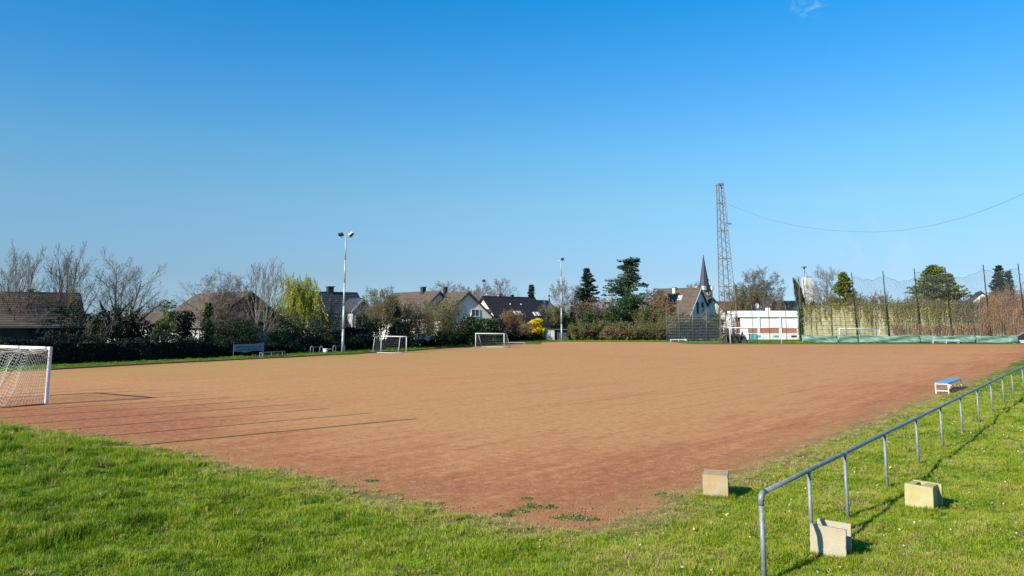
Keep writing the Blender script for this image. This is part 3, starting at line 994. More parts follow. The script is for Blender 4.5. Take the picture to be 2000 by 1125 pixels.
# ------------------------------------------------------------------ benches
def bench(name, label, A, ln, wd, h, rz, seat_mat, leg_mat, slats=3, midleg=False, lower=True, group=None):
    t = thing(name, label, 'bench', A, rz, group)       # origin: corner; x along the length, y across
    sw = wd / slats
    for k in range(slats):
        mb = MB(); mb.span(-.04, ln + .04, k * sw + .016, (k + 1) * sw - .016, h - .03, h)
        mb.obj('slat', seat_mat, t, bevel=0.004)
    xs_ = [0.02, ln - .06] + ([ln / 2] if midleg else [])
    w = 0.045
    for x in xs_:
        for y in (0, wd - w):
            mb = MB(); mb.span(x, x + w, y, y + w, -0.03, h - .031)
            mb.obj('leg', leg_mat, t)
        mb = MB(); mb.span(x + .002, x + w - .002, w, wd - w, h - .085, h - .032)
        mb.obj('crossbar', leg_mat, t)
        if lower: MB().span(x + .002, x + w - .002, w, wd - w, .10, .14).obj('crossbar', leg_mat, t)
    mb = MB(); mb.span(.02 + w, ln - .06, wd - w + .002, wd - .004, h - .09, h - .032); mb.span(.02 + w, ln - .06, .004, w - .002, h - .09, h - .032)
    mb.obj('side_rail', leg_mat, t)
    return t


B0, B1, B2 = G(1831.5, 771), G(1854, 770), G(1884, 757)
ddir = (B2 - B1).normalized()
bench('bench', 'blue slatted bench with a white frame standing at the right edge of the pitch', B0, 4.1, 0.62, 0.52, math.atan2(ddir.y, ddir.x) + 0, M['blue'], M['white'], 4, False)
bpy.data.objects['bench'].rotation_euler.z = math.atan2(ddir.y, ddir.x)
# x runs away from the camera; y must point left, so the origin sits at the right front leg
bpy.data.objects['bench'].location = B1 + Vector((0, 0, 0.03))
Q0, Q1 = G(512, 699), G(557, 696)
dd = Q1 - Q0
bench('bench', 'long low silver bench on the left grass strip in front of the dark hedge', Q0 + Vector((0, 0, .05)), dd.length, 0.35, 0.48, math.atan2(dd.y, dd.x), M['galv_dark'], M['galv'], 2, True, False)
Q0, Q1 = G(1310, 668.2), G(1341, 668.2)
bench('bench', 'low white bench in front of the wire fence and the white boards', Q0 + Vector((0, 0, .03)), (Q1 - Q0).length, 0.35, 0.42, 0, M['white'], M['white'], 2, True, False)
Q0, Q1 = G(1823, 671), G(1874, 671)
bench('bench', 'long white bench standing before the green tarpaulin', Q0 + Vector((0, 0, .03)), (Q1 - Q0).length, 0.4, 0.55, 0, M['white'], M['white'], 2, True, False)
Q0, Q1 = G(985, 675.5), G(1010, 674.5)
bench('bench', 'pale low bench just right of the second small goal', Q0 + Vector((0, 0, .03)), (Q1 - Q0).length, 0.4, 0.5, 0, M['galv'], M['pole'], 2, False, False)


# ------------------------------------------------------------------ goals
def net_segments(surf, nu, nv, r):
    """surf(u,v)->(x,y,z) arrays, cords along both ways"""
    segs = []
    for k, (a, b) in enumerate(((nu, nv), (nv, nu))):
        fine = b * 2
        s_ = np.linspace(0, 1, a + 1); t_ = np.linspace(0, 1, fine + 1)
        S2, T2 = np.meshgrid(s_, t_, indexing='ij')
        Pt = np.stack(surf(S2, T2) if k == 0 else surf(T2, S2), axis=-1)
        p0, p1 = Pt[:, :-1].reshape(-1, 3), Pt[:, 1:].reshape(-1, 3)
        segs.append(np.column_stack([p0, p1, np.full(len(p0), r), np.full(len(p0), r)]))
    return np.concatenate(segs)


def goal(name, label, loc, rz, W, H, dt, db, pr, cell, cord, pm, nm, fold=0.25, stan=True, group=None, gf=None, sqr=False, back=True):
    """x along the crossbar from 0 to W, net goes to +y"""
    t = thing(name, label, 'goal', loc, rz, group)
    for x in (0, W):
        mb = MB()
        if sqr: mb.span(x - pr, x + pr, -pr, pr, -.02, H + pr)
        else: mb.tube([(x, 0, -.02), (x, 0, H)], pr, 10)
        mb.obj('post', pm, t, not sqr)
    mb = MB()
    if sqr: mb.span(pr + .002, W - pr - .002, -pr, pr, H - pr, H + pr)
    else: mb.tube([(-pr * .9, 0, H), (W + pr * .9, 0, H)], pr, 10)
    mb.obj('crossbar', pm, t, not sqr)
    r2 = pr * 0.5
    if stan:
        for x in (0, W):
            mb = MB(); mb.tube([(x, 0, H * 0.82), (x, dt, H * 0.98)], r2 * .7, 6)
            mb.tube([(x, 0, H), (x, dt, H * 0.98)], r2 * .4, 6)
            mb.obj('stanchion', pm, t, True)
    if gf:
        for x in (0, W):
            mb = MB(); mb.tube([(x, 0, .04), (x, db, .04)], r2, 8); mb.tube([(x, db, .04), (x, dt, H * .98)], r2, 8); mb.tube([(x, dt, H * .98), (x, 0, H)], r2, 8)
            mb.obj('side_frame', pm, t, True)
        mb = MB(); mb.tube([(0, db, .04), (W, db, .04)], r2, 8)
        mb.obj('ground_bar', pm, t, True)
    nu, nv = max(4, int(W / cell)), max(4, int(H / cell))
    ph = rng.uniform(0, 6.28, 5)

    def backf(u, v):
        x = u * W
        y = dt + (db - dt) * v ** 1.6 + fold * np.sin(v * np.pi) * (0.25 * np.sin(u * 17 + ph[0]) + 0.2 * np.sin(u * 31 + v * 5 + ph[1]) + 0.35)
        z = H * 0.98 * (1 - v) - 0.10 * fold * np.sin(u * 9 + ph[2]) * np.sin(v * np.pi) - fold * .35 * (1 - v) * np.abs(np.sin(u * W * 1.3 + ph[4])) + 0.0
        z = z + fold * 0.12 * np.sin(u * 60 + ph[3]) * (v < .98) * (v > .02)
        return x, y, np.maximum(z, 0.02)

    def topf(u, v):
        return u * W, v * dt, H - 0.02 * H * v - fold * .8 * np.sin(v * np.pi) * (0.5 + .3 * np.sin(u * 13)) - fold * .35 * v * np.abs(np.sin(u * W * 1.3 + ph[4]))

    S = [net_segments(backf, nu, nv, cord), net_segments(topf, nu, max(2, int(dt / cell)), cord)]
    for x in (0.0, W):
        def sidef(u, v, x=x):
            far = dt + (db - dt) * v ** 1.6
            return x + fold * .3 * np.sin(u * np.pi) * np.sin(v * np.pi) * (1 if x == 0 else -1), u * far, np.maximum(H * (1 - v), .02) + 0 * u
        S.append(net_segments(sidef, max(3, int(db / cell)), nv, cord))
    me = seg_mesh('net', np.concatenate(S), nm, 3)
    link('net', me, t)
    return t


# near goal at the left rim (its mouth faces the pitch, so the net hangs towards us)
g0 = G(90, 790)
az = R(-58)
gd = Vector((math.sin(az), math.cos(az), 0))           # along the crossbar, away to the left
rz = math.atan2(gd.y, gd.x)
# local y must point towards the camera side: mirror by starting from the far post
W0 = 5.1
far = g0 + gd * W0
tg = goal('goal', 'large white goal at the left edge of the photo with its net hanging in folds', far, math.atan2(-gd.y, -gd.x) + math.pi, W0, 2.44, 0.9, 1.75, 0.058, 0.13, 0.0055, M['white_worn'], M['net'], 0.34, True, gf=False, sqr=True)
# x axis along gd from the near post: rebuild placement (near post at origin, x along gd, y to the left-hand side of gd)
tg.location = g0; tg.rotation_euler.z = rz
mb = MB(); mb.tube([(0, 0, .03), (0, 1.75, .03)], .03, 8); mb.tube([(0, 1.75, .03), (W0, 1.75, .03)], .03, 8); mb.tube([(W0, 1.75, .03), (W0, 0, .03)], .03, 8)
mb.obj('ground_frame', M['rust'], tg, True)

# two small goals along the left side
goal('goal', 'small white goal before the dark hedge, left one of the two small goals', G(744, 688), R(-30), 3.6, 1.8, -1.15, -1.45, 0.05, 0.22, 0.008, M['white'], M['net_grey'], 0.12, False, gf=True)
A0, A1 = G(929, 678.5), G(984.5, 679.5)
d_ = A1 - A0
goal('goal', 'small white goal facing us on the far left rim, right of the two small goals', A0, math.atan2(d_.y, d_.x), d_.length, 1.85, 0.7, 1.7, 0.05, 0.22, 0.009, M['white'], M['net_grey'], 0.15, False, gf=True)
# bare goal frame in front of the lattice mast and the clubhouse
A0, A1 = G(1426.5, 671.5), G(1527, 672)
d_ = A1 - A0
goal('goal', 'wide white goal in front of the white clubhouse and the mast', A0, math.atan2(d_.y, d_.x), d_.length, 2.44, 0.8, 1.8, 0.055, 0.5, 0.006, M['white'], M['net_grey'], 0.1, True)
A0, A1 = G(1641, 669.8), G(1719, 669.8)
d_ = A1 - A0
goal('goal', 'white goal with a pale net in front of the green tarpaulin', A0, math.atan2(d_.y, d_.x), d_.length, 2.3, 0.8, 1.8, 0.055, 0.25, 0.009, M['white'], M['net'], 0.3, True)
A0, A1 = G(1646, 667.3), G(1722, 667.3)
d_ = A1 - A0
t = thing('goal', 'dark metal goal frame stored right behind the white goal at the tarpaulin', 'goal', A0, math.atan2(d_.y, d_.x))
W_ = d_.length
for x in (0, W_):
    MB().tube([(x, 0, 0), (x, 0, 1.45), (x + (.35 if x == 0 else -.35), 0, 1.75)], .07, 8).obj('post', M['black'], t, True)
MB().tube([(.35, 0, 1.75), (W_ - .35, 0, 1.75)], .06, 8).obj('crossbar', M['black'], t, True)

# ------------------------------------------------------------------ small things on the left strip
def hoop_barrier(px0, px1, py, label):
    A, B = G(px0, py), G(px1, py - 0.6)
    d = B - A
    t = thing('hoop_barrier', label, 'barrier', A, math.atan2(d.y, d.x), 'low tube barriers on the left strip')
    L = d.length; w = L * 0.24; h = 0.85
    for x in (0, L - w):
        mb = MB()
        mb.tube([(x, 0, 0), (x, 0, h - .22), (x + w * .12, 0, h - .08), (x + w * .3, 0, h), (x + w * .7, 0, h), (x + w * .88, 0, h - .08), (x + w, 0, h - .22), (x + w, 0, 0)], .045, 8)
        mb.obj('hoop', M['galv'], t, True)
    MB().bar((w, 0, h - .06), (L - w, 0, h - .06), .05, .05).obj('crossbar', M['galv_dark'], t)


hoop_barrier(606, 630, 692.5, 'low barrier of two pale hoops at the hedge, left of the white bucket')
hoop_barrier(650, 673, 690.5, 'low barrier of two pale hoops at the foot of the tall floodlight pole')
A = G(635.5, 691)
t = thing('bucket', 'small white bucket between the two hoop barriers', 'bucket', A)
MB().tube([(0, 0, 0), (0, 0, .5)], [.2, .27], 14).obj('pail', M['white'], t, True)
MB().tube([(0, 0, .5), (0, 0, .56)], [.29, .29], 14).obj('rim', M['white'], t, True)
MB().tube([(.28, 0, .45), (.5, 0, .55), (.75, 0, .42)], .03, 6).obj('spout', M['galv'], t, True)

# banner hung on the hedge: faded script that cannot be read
A, B = G(457, 700), G(516, 696.5)
d_ = B - A; Lb = d_.length
t = thing('banner', 'faded pale blue banner with blurred lettering hanging before the dark hedge', 'banner', A + Vector((0, -.15, 0)), math.atan2(d_.y, d_.x))
mb = MB(); nb = 16
for k in range(nb):
    x0, x1 = k * Lb / nb, (k + 1) * Lb / nb
    f = lambda x: .04 * math.sin(x * 3.1)
    zb = lambda x: .58 + .07 * math.sin(x * 2.3 + 1)
    zt = lambda x: 1.28 + .03 * math.sin(x * 1.9) + .02 * x
    mb.add([(x0, f(x0), zb(x0)), (x1, f(x1), zb(x1)), (x1, f(x1), zt(x1)), (x0, f(x0), zt(x0)),
            (x0, f(x0) + .02, zb(x0)), (x1, f(x1) + .02, zb(x1)), (x1, f(x1) + .02, zt(x1)), (x0, f(x0) + .02, zt(x0))], [(0, 1, 2, 3), (5, 4, 7, 6), (3, 2, 6, 7), (0, 4, 5, 1)])
mb.obj('cloth', M['banner'], t)
mb = MB()
for row, z, h in ((0, 1.03, .15), (1, .80, .10)):
    x = .35
    while x < Lb - .5:
        w = random.uniform(.05, .16)
        if random.random() < .85:
            mb.box((x, -.055, z + random.uniform(-.02, .02)), (w * .5, .008, h * random.uniform(.5, 1.1)))
            mb.box((x + w * .4, -.057, z + random.uniform(-.05, .05)), (w * .8, .008, .03))
        x += w + .05
tag(mb.obj('lettering', M['ink'], t), kind='stuff')
for x in (.02, Lb - .02):
    MB().tube([(x, .06, 0), (x, .06, 1.4)], .025, 6).obj('stake', M['galv_dark'], t)

# ------------------------------------------------------------------ floodlights
def floodlight(px, py, ytop, label, lamps):
    b = G(px, py)
    H = P(px, ytop, b.y).z
    t = thing('floodlight', label, 'floodlight', b, 0, 'floodlight poles beyond the pitch')
    nseg = 5
    for k in range(nseg):
        z0, z1 = H * k / nseg, H * (k + 1) / nseg
        r0, r1 = .15 - .085 * k / nseg, .15 - .085 * (k + 1) / nseg
        MB().tube([(0, 0, z0 - (.2 if k == 0 else 0)), (0, 0, z1 + .001)], [r0, r1 * 1.08], 12).obj('pole_section', M['pole'], t, True)
    MB().tube([(-.75, 0, H), (.75, 0, H)], .05, 8).obj('crossarm', M['pole'], t, True)
    for sx, tilt, m in lamps:
        q = thing('x', '', '', (0, 0, 0)) if False else None
        mb = MB()
        rot = Matrix.Rotation(R(tilt), 3, 'Y') @ Matrix.Rotation(R(-25), 3, 'X')
        mb.box((sx, -.1, H + .32), (.62, .48, .2), rot, .8)
        lm = mb.obj('lamp_head', m, t, bevel=.02)
        MB().box(Vector((sx, -.1, H + .32)) + rot @ Vector((0, 0, -.13)), (.5, .38, .06), rot).obj('lamp_glass', M['lamp_face'], lm)
        MB().bar((sx, 0, H), (sx, -.05, H + .25), .06).obj('bracket', M['galv_dark'], t)


floodlight(669, 689, 463, 'tall pale floodlight pole with two lamp heads rising from the left hedge', ((-.55, -12, M['black']), (.6, -38, M['white'])))
floodlight(1097, 664.5, 509, 'thin floodlight pole with one dark lamp head among the bushes in the middle', ((.25, -15, M['black']),))

# ------------------------------------------------------------------ lattice mast
mb_ = G(1426, 670.5)
HM = P(1403, 362, mb_.y).z
mast = thing('lattice_mast', 'tall slightly leaning steel lattice mast with rusty lower part', 'mast', mb_, R(12))
lean = Vector((-0.75, 0, 0))


def mp_(sx, sy, z):
    f = z / HM
    w = (1.12 * (1 - f) + .40 * f)
    return Vector((sx * w, sy * w, z)) + lean * f


cs = [(-1, -1), (1, -1), (1, 1), (-1, 1)]
for sx, sy in cs:
    for z0, z1, m in ((-.1, HM * .27, M['rust']), (HM * .27, HM, M['mast'])):
        MB().bar(mp_(sx, sy, z0), mp_(sx, sy, z1), .105, .105).obj('leg', m, mast)
nb = 17
zs = [HM * (1 - (1 - k / nb) ** 1.0) for k in range(nb + 1)]
for k in range(nb):
    m = M['rust'] if zs[k] < HM * .27 else M['mast']
    for i in range(4):
        (ax, ay), (bx, by) = cs[i], cs[(i + 1) % 4]
        zm = (zs[k] + zs[k + 1]) / 2
        MB().bar(mp_(ax, ay, zs[k]), mp_(bx, by, zm), .042, .042).obj('brace', m, mast)
        MB().bar(mp_(bx, by, zm), mp_(ax, ay, zs[k + 1]), .042, .042).obj('brace', m, mast)
        if k % 3 == 2:
            MB().bar(mp_(ax, ay, zs[k + 1]), mp_(bx, by, zs[k + 1]), .07, .07).obj('ring_bar', m, mast)
MB().box(Vector((0, 0, HM + .15)) + lean, (1.0, 1.0, .28)).obj('platform', M['galv'], mast)
zc = P(1415, 437, mb_.y).z
e = mp_(1, 0, zc)
mb = MB(); mb.bar(e + Vector((-.1, 0, .3)), e + Vector((1.0, 0, 0)), .06); mb.bar(e + Vector((-.1, 0, -.4)), e + Vector((1.0, 0, 0)), .06); mb.bar(e, e + Vector((1.1, 0, 0)), .08)
mb.obj('bracket', M['mast'], mast)
# cable
pts = []
for a, b in ((1412, 372), (1420, 398), (1455, 412), (1500, 428.5), (1560, 442), (1620, 450), (1700, 453.5), (1760, 450), (1820, 440.5), (1880, 425.5), (1940, 404), (2000, 378), (2080, 335), (2160, 285)):
    pts.append(P(a, b, mb_.y - (a - 1412) * 0.075))
mb = MB(); mb.tube(pts, .017, 5)
tag(mb.obj('cable', M['galv_dark']), 'thin sagging overhead cable running from the mast to the right', 'cable')
A = P(1420, 398, mb_.y - .5)
mb = MB(); mb.tube([A, P(1421, 437, mb_.y - .4)], .015, 4)
tag(mb.obj('halyard', M['galv_dark']), 'thin vertical rope beside the upper part of the mast', 'rope')

# ------------------------------------------------------------------ wire fences
def post_line(t, pts, H, r, m, name='post'):
    for p in pts:
        MB().tube([(p.x, p.y, -.1), (p.x, p.y, H)], r, 8).obj(name, m, t, True)


fx = [1302.5, 1327.5, 1354.5, 1381.5]
Df = DG(668)
Hf = P(1350, 595, Df).z
org = G(1302.5, 668)
f1 = thing('ball_stop_fence', 'grey ball stop fence of horizontal bars before the white boards and the brown house', 'fence', org)
pp = [G(x, 668) - org for x in fx] + [G(1409, 668) - org]
post_line(f1, pp[:4], Hf, .05, M['galv_dark'])
post_line(f1, pp[4:], P(0, 624, Df).z, .05, M['galv_dark'])
zt = P(0, 619, Df).z
nbar = 17
for k in range(nbar):
    z = .12 + (zt - .12) * k / (nbar - 1)
    MB().bar((pp[0].x, .07, z), (pp[4].x, .07, z + random.uniform(-.02, .02)), .038, .038).obj('bar', M['galv'], f1)
mb = MB()
for k in range(27):
    x = pp[0].x + (pp[4].x - pp[0].x) * (k + .5) / 27
    mb.bar((x, .10, .1), (x, .10, zt), .012, .012)
mb.obj('wire_mesh', M['galv_dark'], f1)
fx = [1439, 1471, 1504, 1537]
org = G(1439, 668)
f2 = thing('ball_stop_fence', 'tall grey fence posts with thin wire mesh before the white clubhouse', 'fence', org)
pp = [G(x, 668) - org for x in fx] + [G(1562, 668) - org]
post_line(f2, pp, Hf, .05, M['galv_dark'])
mb = MB()
zf = P(0, 640, Df).z
for k in range(14):
    z = .1 + k * (zf - .1) / 13
    mb.bar((pp[0].x, .06, z), (pp[-1].x, .06, z), .012, .012)
for k in range(80):
    x = pp[0].x + (pp[-1].x - pp[0].x) * k / 79
    mb.bar((x, .08, .1), (x, .08, zf), .008, .008)
mb.obj('wire_mesh', M['galv_dark'], f2)

# two white boards leaning at the fence
def board(px0, px1, py, top, label, tilt=-6):
    A, B = G(px0, py), G(px1, py)
    H = P(px0, top, A.y).z
    t = thing('board', label, 'board', A, 0)
    rot = Matrix.Rotation(R(tilt), 3, 'X')
    w = B.x - A.x
    MB().box((w / 2, 0, H / 2), (w, .05, H), rot).obj('panel', M['white'], t)
    mb = MB()
    for z in (.04, H - .04): mb.box(Vector((w / 2, 0, H / 2)) + rot @ Vector((0, -.035, z - H / 2)), (w + .04, .03, .06), rot)
    for x in (.02, w - .02): mb.box(Vector((x, 0, H / 2)) + rot @ Vector((0, -.035, 0)), (.06, .029, H - .14), rot)
    mb.obj('frame', M['white'], t)


board(1333, 1353, 666, 652.8, 'wide white board leaning on the bar fence behind the white bench')
board(1360.5, 1372.5, 665.2, 646, 'upright narrow white board leaning on the bar fence')
board(1328.5, 1332, 664, 657, 'very small white board beside the wide white board')
# stone slabs leaning and pallets near the mast
for px, lab in ((1389, 'tan stone slab leaning at the foot of the fence, left of the two by the mast'), (1396, 'narrow tan stone slab leaning at the fence next to the mast, right one')):
    A = G(px, 665)
    t = MB().box((A.x, A.y, .45), (.85 if px < 1392 else .35, .12, 1.0), Matrix.Rotation(R(22), 3, 'Y')).obj('stone_slab', M['stone'], None, bevel=.03)
    tag(t, lab, 'stone slab')
# dark debris net around the mast foot
segs = []
c0 = Vector((mb_.x, mb_.y - 1.0, 0))
mb = MB()
n_ = 22
rows = []
for j in range(5):
    rows.append([(c0.x + (i / n_ - .5) * 2.6 + .1 * math.sin(i * 2 + j), c0.y + .35 * math.sin(i * .9 + j), [0, .4, .8, 1.15, 1.35][j] * (.75 + .35 * math.sin(i * .7) ** 2)) for i in range(n_ + 1)])
for j in range(4):
    for i in range(n_):
        mb.add([rows[j][i], rows[j][i + 1], rows[j + 1][i + 1], rows[j + 1][i]], [(0, 1, 2, 3)])
M['darknet'] = mat('dark_folded_net', (0.035, 0.04, 0.035), (0.06, 0.06, 0.05), 6, 0.95, 0, .8, 30)
o = mb.obj('folded_net', M['darknet'])
so = o.modifiers.new('thick', 'SOLIDIFY'); so.thickness = .05
tag(o, 'dark bundled net gathered round the foot of the lattice mast', 'net')
mb = MB()
for k, (dx, w, h) in enumerate(((1.9, .45, 1.9), (2.25, .5, 1.3))):
    mb.tube([(mb_.x + dx, mb_.y - .5, 0), (mb_.x + dx - .1, mb_.y - .5, h * .6), (mb_.x + dx - .05, mb_.y - .5, h)], [w, w * .6, .05], 9)
tag(mb.obj('folded_net', M['darknet']), 'dark hanging net cloth just right of the mast foot', 'net')


# ------------------------------------------------------------------ houses
def roof_slab(L, hw, zr, ze, sgn, over, thick=.16, course=.38):
    """stepped tile courses from ridge to eave on side sgn (+1 = +y)"""
    mb = MB()
    run = hw + over
    drop = (zr - ze) * run / hw
    sl = math.hypot(run, drop)
    n = max(6, int(sl / course))
    x0, x1 = -L / 2 - over, L / 2 + over
    nz = run / sl; ny = drop / sl
    for k in range(n):
        a, b = k / n, (k + 1) / n
        ya, yb, za, zb = run * a, run * b, zr - drop * a, zr - drop * b
        o0, o1 = .02, .075
        mb.add([(x0, sgn * (ya + ny * o0), za + nz * o0), (x1, sgn * (ya + ny * o0), za + nz * o0), (x1, sgn * (yb + ny * o1), zb + nz * o1), (x0, sgn * (yb + ny * o1), zb + nz * o1),
                (x1, sgn * (yb + ny * (o0 - .02)), zb + nz * (o0 - .02)), (x0, sgn * (yb + ny * (o0 - .02)), zb + nz * (o0 - .02))],
               [(0, 1, 2, 3), (3, 2, 4, 5)] if sgn < 0 else [(3, 2, 1, 0), (5, 4, 2, 3)])
    mb.add([(x0, 0, zr - thick), (x1, 0, zr - thick), (x1, sgn * run, zr - drop - thick * .5), (x0, sgn * run, zr - drop - thick * .5),
            (x0, 0, zr), (x1, 0, zr), (x1, sgn * run, zr - drop), (x0, sgn * run, zr - drop)],
           [(3, 2, 1, 0), (0, 4, 7, 3), (1, 2, 6, 5), (3, 7, 6, 2), (4, 5, 6, 7)])
    return mb


def window(t, c, w, h, face, m=None, frame=None):
    """face: 'A' = -x gable, 'B' = +x gable, 'F' = -y side; c = centre"""
    m = m or M['glass']; frame = frame or M['white']
    mb = MB(); g_ = MB()
    fw = .09
    if face in 'AB':
        s = -1 if face == 'A' else 1
        x = c[0]
        mb.box((x, c[1] - w / 2, c[2]), (.14, fw, h)); mb.box((x, c[1] + w / 2, c[2]), (.14, fw, h))
        mb.box((x, c[1], c[2] + h / 2), (.15, w + fw, fw)); mb.box((x + s * .04, c[1], c[2] - h / 2), (.2, w + fw * 2, fw)); mb.box((x - s * .01, c[1], c[2]), (.12, fw * .7, h - .01))
        g_.box((x + s * .02, c[1], c[2]), (.05, w - fw * .5, h - fw * .5))
    else:
        y = c[1]
        mb.box((c[0] - w / 2, y, c[2]), (fw, .14, h)); mb.box((c[0] + w / 2, y, c[2]), (fw, .14, h))
        mb.box((c[0], y, c[2] + h / 2), (w + fw, .15, fw)); mb.box((c[0], y - .04, c[2] - h / 2), (w + fw * 2, .2, fw)); mb.box((c[0], y + .01, c[2]), (fw * .7, .12, h - .01))
        g_.box((c[0], y - .02, c[2]), (w - fw * .5, .05, h - fw * .5))
    o = mb.obj('window', frame, t)
    g_.obj('pane', m, o)


def house(label, pa, pb, zr, hw, ze, rm, wm, name='house', over=.45, gab=None, wins=(), chim=(), sky_=(), barge=None, sides=(1, -1), gable_mat=None):
    A, B = Vector(pa), Vector(pb)
    c = (A + B) / 2; d = B - A
    L = math.hypot(d.x, d.y)
    t = thing(name, label, 'house', (c.x, c.y, 0), math.atan2(d.y, d.x))
    x0, x1 = -L / 2, L / 2
    mb = MB()
    mb.prism([(x0, -hw, -.2), (x0, hw, -.2), (x0, hw, ze - .1), (x0, 0, zr - .22), (x0, -hw, ze - .1)], (L, 0, 0))
    mb.obj('wall', wm, t)
    if gable_mat:
        for s, x in ((-1, x0 - .05), (1, x1)):
            mb = MB(); mb.prism([(x, -hw + .02, ze - .15), (x, hw - .02, ze - .15), (x, 0, zr - .27)], (.05, 0, 0)); mb.obj('gable_cladding', gable_mat, t)
    for s in (1, -1):
        r = roof_slab(L, hw, zr, ze, s, over).obj('roof', rm, t)
    mb = MB(); mb.bar((x0 - over - .02, 0, zr + .06), (x1 + over + .02, 0, zr + .06), .22, .14); mb.obj('ridge_tiles', rm, t)
    bm_ = barge or M['trim_dark']
    run = hw + over; drop = (zr - ze) * run / hw
    for x in (x0 - over - .05, x1 + over + .05):
        for s in (1, -1):
            mb = MB(); mb.prism([(x - .03, 0, zr + .06), (x - .03, s * run, zr - drop + .06), (x - .03, s * run, zr - drop - .22), (x - .03, 0, zr - .24)], (.06, 0, 0)); mb.obj('bargeboard', bm_, t)
    for s in (1, -1):
        mb = MB(); mb.bar((x0 - over, s * (run + .06), zr - drop - .04), (x1 + over, s * (run + .06), zr - drop - .04), .13, .12); mb.obj('gutter', M['galv_dark'], t)
    for w in wins:
        face, u, z, ww, hh = w[:5]
        if face == 'A': window(t, (x0 - .05, u, z), ww, hh, 'A', *(w[5:]))
        elif face == 'B': window(t, (x1 + .05, u, z), ww, hh, 'B', *(w[5:]))
        else: window(t, (u, -hw - .03, z), ww, hh, 'F', *(w[5:]))
    for x, y, zt_, w, m in chim:
        mb = MB(); mb.span(x - w / 2, x + w / 2, y - w / 2 * .9, y + w / 2 * .9, zr - abs(y) - 1.2, zt_); o = mb.obj('chimney', m, t)
        MB().box((x, y, zt_ + .06), (w * 1.35, w * 1.25, .1)).obj('cap', M['galv_dark'], o)
    for x, v, w, h in sky_:
        yy = -run * v
        zz = zr - drop * v
        ang = math.atan2(drop, run)
        rot = Matrix.Rotation(ang, 3, 'X')
        nrm = Vector((0, -math.sin(ang), math.cos(ang)))
        o = MB().box(Vector((x, yy, zz)) + nrm * .12, (w, h, .12), rot).obj('skylight', M['white'], t)
        MB().box(Vector((x, yy, zz)) + nrm * .19, (w * .78, h * .82, .03), rot).obj('pane', M['glass_sky'], o)
    return t


def PR(px, py, D):
    p = P(px, py, D)
    return (p.x, p.y), p.z


def ridge(a, b):
    pa, za = PR(*a); pb, zb = PR(*b)
    return pa, pb, (za + zb) / 2


pa, pb, zr = ridge((-200, 571, 71), (146, 572, 79))
house('wide brown tiled house behind the bare trees at the far left', pa, pb, zr, 5.2, 3.3, M['roof_brown'], M['clad_dark'], chim=((3.2, 0, zr + .3, .45, M['clad_dark']),))
pa, pb, zr = ridge((268, 611, 108), (345, 611, 104))
house('low brown roofed bungalow between the left evergreens and the ivy clad tree', pa, pb, zr, 4.0, 3.0, M['roof_brown'], M['render_cream'], wins=(('F', 0, 1.6, 1.2, 1.1),))
pa, pb, zr = ridge((385, 576, 106), (488, 569.5, 94))
h3 = house('brown roofed house with a dark gable behind the bare trees left of the willow', pa, pb, zr, 5.0, 3.2, M['roof_brown'], M['render_grey'], sky_=((2.2, .35, .8, 1.0),), gable_mat=M['clad_dark'],  # shade on this gable end is put into its dark panels
      wins=(('B', -1.2, 4.2, 1.0, 1.1), ('B', 1.3, 4.2, 1.0, 1.1), ('B', 0, 1.7, 2.0, 1.4)))
pa, pb, zr = ridge((546, 604, 108), (600, 604, 112))
house('small house with pinkish walls half hidden behind the willow', pa, pb, zr, 3.4, 3.3, M['roof_brown'], M['render_pink'], wins=(('F', -.5, 2.0, 1.0, 1.2), ('A', 0, 2.0, 1.0, 1.1)))
pa, pb, zr = ridge((585, 572, 108), (692, 571, 113))
h5 = house('dark slate roofed house with a white edged front gable right of the tall floodlight', pa, pb, zr, 5.3, 2.7, M['roof_slate'], M['render_white'], chim=((.35, 0, zr + .75, .8, M['clad_dark']),), gable_mat=M['render_grey'],
           wins=(('F', -1.5, 1.6, 1.4, 1.1),))
# cross gable of that house
gx, gw, gz0, gzr = 2.35, 1.35, 2.9, 6.2
mb = MB(); mb.prism([(gx - gw, -5.6, -.2), (gx + gw, -5.6, -.2), (gx + gw, -5.6, gz0 + 2.0), (gx, -5.6, gzr), (gx - gw, -5.6, gz0 + 2.0)], (0, 3.6, 0)); mb.obj('front_gable', M['render_grey'], h5)
for s in (-1, 1):
    mb = MB(); mb.prism([(gx, -5.95, gzr + .12), (gx + s * (gw + .3), -5.95, gz0 + 1.72), (gx + s * (gw + .3), -5.95, gz0 + 1.9), (gx, -5.95, gzr + .32)], (0, 4.2, 0)); mb.obj('gable_roof', M['roof_slate'], h5)
    mb = MB(); mb.prism([(gx, -6.0, gzr + .06), (gx + s * (gw + .34), -6.0, gz0 + 1.66), (gx + s * (gw + .34), -6.0, gz0 + 1.94), (gx, -6.0, gzr + .36)], (0, .045, 0)); mb.obj('bargeboard', M['white'], h5)
MB().span(gx + gw - .02, gx + gw + .16, -5.78, -5.62, 0, gz0 + 1.8).obj('corner_post', M['white'], h5)
window(h5, (gx, -5.63, 3.6), 1.9, 2.0, 'F', M['glass'])
window(h5, (gx, -5.63, 1.3), 1.9, 1.5, 'F', M['glass'])
mb = MB(); mb.prism([(gx - 4.0, -3.9, 4.45), (gx - 4.0, -1.6, 5.3), (gx - 4.0, -1.6, 3.2), (gx - 4.0, -3.9, 3.2)], (2.6, 0, 0)); o = mb.obj('dormer', M['render_white'], h5)
mb = MB(); mb.prism([(gx - 4.2, -4.15, 4.5), (gx - 4.2, -.9, 5.7), (gx - 4.2, -.9, 5.58), (gx - 4.2, -4.15, 4.36)], (3.0, 0, 0)); mb.obj('dormer_roof', M['roof_slate'], o)

